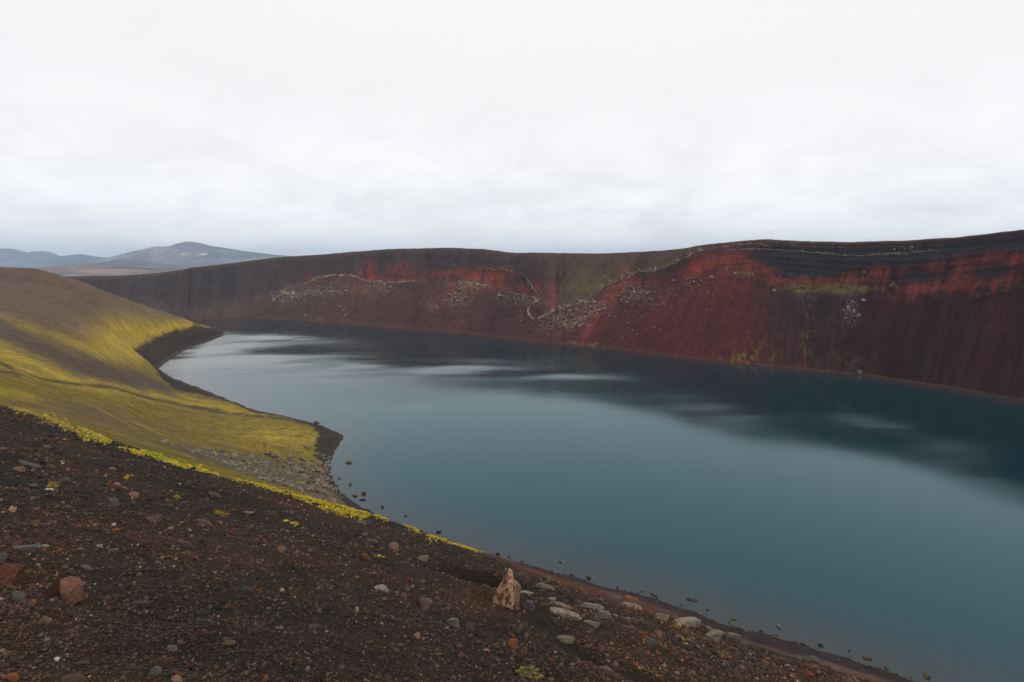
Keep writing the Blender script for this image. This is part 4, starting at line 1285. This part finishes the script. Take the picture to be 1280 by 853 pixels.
def gravel(n, smin, smax, power, name, label, base, ur=(-220, 1330), vmax=930):
    u_ = RNG.uniform(*ur, n * 2); top_ = curve(BRINK_PX, u_)
    v_ = top_ + 1 + np.maximum(vmax - top_, 5) * RNG.uniform(0, 1, n * 2)
    ok_ = (v_ > top_) & (v_ < 925) & (top_ < 915)
    u_, v_ = u_[ok_][:n], v_[ok_][:n]
    m = len(u_)
    P_ = plane_pt_v(u_, v_)
    z, _d = ground_z(P_[:, 0], P_[:, 1]); P_[:, 2] = z
    dist = np.linalg.norm(P_ - np.array([0, 0, CAM_Z]), axis=1)
    clump = fbm(P_[:, 0] / 1.3, P_[:, 1] / 1.3, 3, 501)
    k_ = RNG.uniform(0, 1, m) < .92 + .7 * clump
    hol = ((P_[:, 0] - HOLLOW[0]) ** 2 + (P_[:, 1] - HOLLOW[1]) ** 2) < 1.5
    gl = seg_dist(P_[:, 0], P_[:, 1], GULLY) < .3
    k_ &= ~((hol | gl) & (RNG.uniform(0, 1, m) < .93))
    P_, dist, u_, v_, clump = P_[k_], dist[k_], u_[k_], v_[k_], clump[k_]
    m = len(P_)
    px = smin * (1 - RNG.uniform(0, 1, m)) ** (-1 / power)
    px = np.minimum(px, smax)
    sz = np.clip(px * dist / FPX, .006, .45)
    idx = RNG.choice(len(PALETTE), m, p=PROB)
    cc = PALETTE[idx] * RNG.uniform(.6, 1.35, (m, 1)) * np.array([.90, .79, .69])[None]
    rst = smooth(0, .5, fbm(P_[:, 0] / 2.2, P_[:, 1] / 2.2, 4, 51))
    cc = cc * (1 + rst[:, None] * np.array([.22, .0, -.15])[None]) * (.9 - .22 * smooth(-.2, .6, -fbm(P_[:, 0] / 2.2, P_[:, 1] / 2.2, 4, 51)))[:, None] * .92
    return stone_cloud(name, P_, sz, cc, M_gravel, label, base, .7, lift=.08)


def plane_pt_v(u, v):
    k = -0.3673 - 0.00025 * u + 0.00082095 * v
    k = np.maximum(k, .02)
    return ray(u, v) / k[:, None] + np.array([0, 0, CAM_Z])


ICO0 = None
bm = bmesh.new(); bmesh.ops.create_icosphere(bm, subdivisions=1, radius=1.0)
bm.free()
# octahedral chips for the fine grain, faceted balls for the larger stones
OCT = (np.array([[1, 0, 0], [-1, 0, 0], [0, 1, 0], [0, -1, 0], [0, 0, 1], [0, 0, -1]], float),
       np.array([[0, 2, 4], [2, 1, 4], [1, 3, 4], [3, 0, 4], [2, 0, 5], [1, 2, 5], [3, 1, 5], [0, 3, 5]]))
gravel(125000, 1.6, 4.0, 2.4, 'gravel', 'fine dark volcanic gravel covering the near shoulder', OCT)
gravel(11000, 3.0, 8.0, 3.0, 'gravel', 'coarser brown and red stones strewn through the near gravel', ICO1)

gravel(1300, 3.6, 9.5, 2.6, 'rubble', 'broken dark and pale stones on the right shoulder around the slabs', ICO1, (645, 1090), 845)

# ------------------------------------------------------------------ moss along the brink
STRIPS = [([(14, 511), (40, 516), (70, 527), (100, 541), (118, 548), (138, 555)], [2, 6, 11, 11, 7, 1.5]),
          ([(112, 541), (124, 545)], [1.5, 1]), ([(165, 566), (180, 568)], [2, 2]),
          ([(182, 566), (200, 571), (225, 579), (250, 586), (273, 591)], [2.5, 4, 5, 5, 2]),
          ([(290, 597), (318, 603), (340, 612), (370, 622), (400, 630), (430, 637), (462, 645)], [2, 4, 4.5, 4, 4, 3.5, 1.5]),
          ([(468, 645), (484, 647)], [1, 1]), ([(507, 654), (520, 660), (526, 665)], [1.5, 2, 2]), ([(535, 669), (548, 671), (560, 674), (585, 680), (602, 691)], [2, 3, 2, 2.2, 2])]
TUFTS = [(68, 606, 6, 4), (369, 657, 6, 2.5), (475, 741, 8, 4), (358, 653, 3, 1.5), (846, 781, 5, 4), (474, 699, 4, 2), (60, 605, 4, 2), (273, 638, 8, 2), (960, 814, 3, 1.5), (858, 806, 8, 4), (905, 820, 7, 4), (222, 620, 4, 2), (155, 565, 4, 3), (280, 640, 6, 2), (160, 600, 5, 1.5), (1066, 845, 3, 2)]
mp_, mw_ = [], []
for pts_, wd in STRIPS:
    pts_ = np.array(pts_, float)
    s = np.r_[0, np.cumsum(np.linalg.norm(np.diff(pts_, axis=0), axis=1))]
    n = int(s[-1] * 18) + 10
    q = RNG.uniform(0, s[-1], n)
    w_ = np.interp(q, s, wd)
    jag = 1.0 + 1.1 * fbm(q / 6, q * 0, 4, 601)
    mp_.append(np.stack([np.interp(q, s, pts_[:, 0]) + RNG.uniform(-2, 2, n), np.interp(q, s, pts_[:, 1]) + RNG.uniform(-1, 1, n) * w_ * jag + np.where(RNG.uniform(0, 1, n) < .06, np.abs(RNG.normal(0, 4, n)), 0)], 1))
for (a_, b_, ra, rb_) in TUFTS:
    n = int(ra * rb_ * 2.2) + 6
    mp_.append(np.stack([RNG.normal(a_, ra * .5, n), RNG.normal(b_, rb_ * .5, n)], 1))
mp_.append(np.stack([np.linspace(798, 824, 40), 833 + 10 * np.linspace(0, 1, 40) ** 1.6 + RNG.uniform(-.7, .7, 40)], 1))
mp_ = np.vstack(mp_)
# the brink rolls over: keep to points that lie on the shoulder
Pm_ = plane_pt_v(mp_[:, 0], mp_[:, 1])
dm = np.linalg.norm(Pm_ - np.array([0, 0, CAM_Z]), axis=1)
Pm_[:, 2] = np.maximum(ground_z(Pm_[:, 0], Pm_[:, 1])[0], Pm_[:, 2] - .25)
mc = np.array([.37, .285, .026])[None] * RNG.uniform(.45, 1.2, (len(dm), 1))
mb = fbm(Pm_[:, 0] / .5, Pm_[:, 1] / .5, 3, 611)
mc = mixc(mc, (.12, .085, .03), smooth(.15, .5, mb) * .8)
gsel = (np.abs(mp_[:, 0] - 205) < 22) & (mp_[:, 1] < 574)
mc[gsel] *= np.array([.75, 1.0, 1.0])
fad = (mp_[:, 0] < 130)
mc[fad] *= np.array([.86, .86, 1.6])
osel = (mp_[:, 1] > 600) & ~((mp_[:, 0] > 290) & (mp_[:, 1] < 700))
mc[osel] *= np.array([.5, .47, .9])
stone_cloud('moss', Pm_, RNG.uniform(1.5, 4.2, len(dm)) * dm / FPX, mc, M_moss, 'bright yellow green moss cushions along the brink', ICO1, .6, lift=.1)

MOSSY = {'big white ridge slab': (-.75, -.5, .0, 26, .34), 'white lichen crusted stone': (-.7, -.6, .1, 30, .40), 'large mossy pale slab': (.0, -.2, .6, 60, .55), 'small stone with a white end': (-.7, -.3, .3, 14, .3)}
for o in list(COL.objects):
    for key_, (mx0, my0, mz0, n, spread_) in MOSSY.items():
        if o.get('label', '').startswith(key_):
            me_r = o.data; vr = np.empty(len(me_r.vertices) * 3, np.float32); me_r.vertices.foreach_get('co', vr); vr = vr.reshape(-1, 3)
            dq = np.linalg.norm(vr - np.array([mx0, my0, mz0]), axis=1)
            near_i = np.argsort(dq)[:int(len(vr) * spread_ * .5)]
            Pq = vr[RNG.choice(near_i, n)] + RNG.normal(0, .05, (n, 3))
            cq = np.array([.20, .155, .03])[None] * RNG.uniform(.55, 1.2, (n, 1))
            mo = stone_cloud('moss', Pq, RNG.uniform(.16, .34, n), cq, M_moss, None, ICO1, .7, lift=.0)
            mo.parent = o

# ------------------------------------------------------------------ outcrops and talus boulders of the far wall
def ledge(path, width, height, col, name, label, cat, seed):
    pts_ = resample(chaikin(path, 2), 1.1)
    n = len(pts_)
    rg = np.random.default_rng(seed)
    rows = []
    for k_, (a_, b_) in enumerate(pts_):
        P, j = wall_pt(a_, b_)
        out = Vector((-nx[j], -ny[j], 0)); upv = Vector((0, 0, 1))
        nrm = (out * .55 + upv * .83).normalized(); dwn = (out * .83 - upv * .55).normalized()
        e_ = math.sin(math.pi * min(1, max(0, (k_ + .5) / n))) ** .35 * 1.9
        gap = .35 + .65 * smooth(-.35, .15, float(vnoise(np.array([k_ / 3.1]), np.array([seed * 3.7]), 5)[0]))
        wv = width * e_ * rg.uniform(.5, 1.5) * gap; hv = height * e_ * rg.uniform(.2, 1.7) * gap
        row = []
        for s_, h_ in ((-1.0, -.5), (-.55, .35), (-.1, .95), (.25, 1.0), (.5, .25), (.75, .15), (1.0, -.6)):
            row.append(P + dwn * (s_ * wv + rg.uniform(-.15, .15) * wv) + nrm * (h_ * hv + rg.uniform(-.12, .12) * hv))
        rows.append(row)
    Vv = np.array([[tuple(p) for p in r_] for r_ in rows]).reshape(-1, 3)
    c = np.tile(np.array(col), (len(Vv), 1)) * rg.uniform(.35, 1.3, (len(Vv), 1))
    F_ = grid_faces(n, 7)
    o_ = link(name, new_mesh(name, Vv, F_, c, False), M_ledge, None, label, cat)
    return o_


PAL = (.33, .27, .19)
ledge([(340, 377), (348, 371), (356, 367), (364, 368), (372, 372)], 2.6, 2.0, (.33, .27, .20), 'rock_outcrop', 'pale lumpy outcrop at the far left end of the red wall', 'outcrop', 1)
ledge([(345, 379), (360, 376), (376, 368), (392, 366), (402, 362)], 1.6, 1.3, (.26, .2, .14), 'rock_outcrop', 'broken tan outcrop just right of the pale lumpy one', 'outcrop', 2)
ledge([(376, 357), (390, 350), (402, 346), (420, 344), (438, 344), (450, 348), (456, 351)], 1.1, 1.1, PAL, 'rock_ledge', 'arched tan ledge over the far left rubble', 'ledge', 3)
ledge([(456, 351), (470, 353), (490, 354), (508, 352), (520, 352)], 1.0, .9, PAL, 'rock_ledge', 'thin tan ledge under the left red patch', 'ledge', 4)
ledge([(466, 338), (472, 345), (490, 345), (530, 346)], .6, .6, (.17, .11, .08), 'rock_ledge', 'faint brown ledge line above the left red patch', 'ledge', 14)
ledge([(560, 356), (575, 354), (590, 354), (600, 356), (612, 358)], 1.3, 1.1, PAL, 'rock_ledge', 'short pale ledge in the middle red patch', 'ledge', 5)
ledge([(584, 341), (592, 338), (600, 337), (620, 338), (640, 339), (652, 342)], .9, .9, (.20, .11, .075), 'rock_ledge', 'brown rim ledge over the middle red patch', 'ledge', 6)
ledge([(652, 342), (660, 351), (667, 362), (674, 370)], 1.0, 1.1, (.17, .13, .095), 'rock_rib', 'curving dark rib falling right of the middle red patch', 'rock rib', 7)
ledge([(634, 363), (645, 369), (660, 371), (676, 373)], 1.2, 1.0, (.21, .165, .115), 'rock_ledge', 'level tan ledge meeting the curving rib', 'ledge', 8)
ledge([(677, 374), (668, 378), (660, 386), (660, 394), (668, 400)], 1.6, 1.6, (.36, .29, .21), 'rock_outcrop', 'hooked pale outcrop around a small cave like hollow', 'outcrop', 9)
ledge([(672, 399), (684, 393), (700, 386), (722, 379), (745, 377)], 1.6, 1.4, (.34, .28, .18), 'rock_ledge', 'lower pale rib of the diagonal crest above scattered boulders', 'ledge', 10)
ledge([(744, 366), (754, 359), (766, 353), (780, 348), (795, 341), (800, 338)], 1.5, 1.7, (.33, .27, .19), 'rock_rib', 'upper diagonal rib crest beside the bright red chute', 'rock rib', 11)
ledge([(800, 339), (812, 340), (822, 337), (840, 331), (856, 323), (870, 316), (884, 311)], 1.2, 1.5, (.33, .28, .2), 'rock_rib', 'rising serrated rib leading up to the cliff top', 'rock rib', 12)
ledge([(884, 311), (900, 310), (925, 306), (950, 305), (958, 308), (966, 309)], .5, .6, (.26, .22, .18), 'rock_ledge', 'thin pale stratum line at the cliff crest', 'ledge', 15)
ledge([(880, 314), (910, 313), (950, 311), (990, 314), (1030, 317), (1060, 320), (1085, 320)], .5, .6, (.26, .22, .18), 'rock_ledge', 'long pale stratum line across the black cliff', 'ledge', 16)
ledge([(1085, 319), (1110, 318), (1140, 317), (1165, 313), (1172, 315)], .5, .6, (.3, .26, .2), 'rock_ledge', 'right pale stratum line on the black cliff', 'ledge', 17)
ledge([(960, 306), (1000, 308.5), (1060, 310), (1110, 309), (1150, 309)], .35, .4, (.17, .13, .1), 'rock_ledge', 'upper faint stratum line of the black cliff', 'ledge', 18)
ledge([(945, 352), (953, 354), (960, 358), (968, 360), (976, 363)], .9, 1.0, (.13, .1, .08), 'rock_ledge', 'dark jagged ledge with pale tip in the right red band', 'ledge', 13)
ledge([(984, 365), (995, 361), (1010, 360), (1030, 359)], 1.0, .7, (.16, .115, .05), 'rock_ledge', 'ochre lip of rock below the black cliff', 'ledge', 19)
ledge([(1044, 362), (1054, 358), (1064, 362)], 1.5, .9, (.17, .125, .05), 'rock_outcrop', 'domed ochre outcrop right of the ochre lip', 'outcrop', 20)
ledge([(1110, 366), (1111, 361), (1114, 356), (1119, 355), (1121, 362)], 1.3, .9, (.17, .14, .07), 'rock_outcrop', 'round yellow lichened knob on the right wall', 'outcrop', 21)
ledge([(1216, 371), (1228, 369), (1240, 366)], .9, .8, (.14, .085, .065), 'rock_ledge', 'low brown ledge on the far right wall', 'ledge', 22)
ledge([(1248, 364), (1262, 362), (1282, 358)], .8, .8, (.12, .085, .06), 'rock_ledge', 'brown ledge at the right edge of the wall', 'ledge', 23)

zones = [(360, 370, 22, 7, 26), (415, 364, 30, 8, 26), (575, 372, 14, 9, 40), (592, 357, 14, 4, 16), (640, 374, 22, 5, 14), (705, 402, 24, 9, 60), (735, 388, 26, 8, 40), (795, 366, 30, 11, 46), (800, 395, 40, 20, 26), (870, 352, 22, 8, 18),
         (1064, 388, 9, 14, 26), (725, 415, 14, 14, 10), (430, 392, 8, 6, 8), (650, 396, 10, 8, 8), (925, 345, 24, 6, 8), (1135, 312, 20, 4, 4), (480, 358, 20, 4, 14)]
pp_, ps_ = [], []
for (a_, b_, ra, rb_, n) in zones:
    for _ in range(n * 2):
        pp_.append((random.gauss(a_, ra * .6), random.gauss(b_, rb_ * .6))); ps_.append(min(5.0, 1.2 + random.paretovariate(2.6) - 0.4))
named = [(382, 396, 3.4, 'pale stone alone near the water of the far left wall'), (429, 390, 4.5, 'tall pale stone low on the left talus'), (967, 366, 5, 'round pale boulder below the dark jagged ledge'), (1079, 342, 3, 'single pale stone on the black cliff'),
         (829, 347 + 35, 4.5, 'pale boulder at the foot of the boulder spread'), (715, 416, 4.5, 'cream boulder low on the red chute'), (1075, 468, 6, 'pale stone on the far waterline below the dark talus'), (725, 409, 4, 'tan boulder above the cream boulder'),
         (889, 349, 5, 'grey block on the red talus'), (731, 401, 5, 'pale block at the lower end of the diagonal rib')]
for (a_, b_, s_, lab) in named:
    P, j = wall_pt(a_, b_); k = (P - Vector((0, 0, CAM_Z))).length / FPX
    place_rock('boulder', P, (s_ * k, s_ * k * .8, s_ * k), R_far, lab, 'boulder', None, random.randrange(10), .2, random.uniform(0, 6))
od = np.argsort(-np.array(ps_))
for i in od[:90]:
    P, j = wall_pt(*pp_[i]); k = (P - Vector((0, 0, CAM_Z))).length / FPX
    s = ps_[i] * k
    ca_ = pp_[i][0]
    where = ('in the rubble of the far left outcrops' if ca_ < 500 else 'under the middle red patch' if ca_ < 668 else 'below the lower pale rib of the diagonal crest' if ca_ < 765
             else 'on the red talus right of the bright chute' if ca_ < 960 else 'in the stone streak under the black cliff')
    size_ = 'larger' if ps_[i] > 2.6 else 'small'
    place_rock('boulder', P, (s, s * .85, s * random.uniform(.6, .95)), R_far, size_ + ' pale boulder ' + where, 'boulder', size_ + ' pale boulders ' + where, random.randrange(10), .2, random.uniform(0, 6))
rest = od[90:]
PP = np.array([tuple(wall_pt(*pp_[i])[0]) for i in rest]); kk2 = np.linalg.norm(PP - np.array([0, 0, CAM_Z]), axis=1) / FPX
stone_cloud('scree', PP, np.array(ps_)[rest] * kk2 * .9, np.array([.24, .19, .145])[None] * RNG.uniform(.5, 1.4, (len(PP), 1)), M_gravel, 'small pale stones scattered on the far talus')

# ------------------------------------------------------------------ haze
bm = bmesh.new(); bmesh.ops.create_cube(bm, size=1.0)
me = bpy.data.meshes.new('haze'); bm.to_mesh(me); bm.free()
mh = bpy.data.materials.new('haze'); mh.use_nodes = True
t = mh.node_tree; t.nodes.clear()
out = N(t, 'ShaderNodeOutputMaterial')
pv = N(t, 'ShaderNodeVolumePrincipled', in_Density=7e-5)
pv.inputs['Color'].default_value = (.55, .75, 1.0, 1)
L(t, pv, 0, out, 'Volume')
hz = link('haze', me, mh, 'stuff', 'thin blue air between the crater and the mountains')
hz.scale = (37000, 37000, 560); hz.location = (0, 0, 560 / 2 - 45)
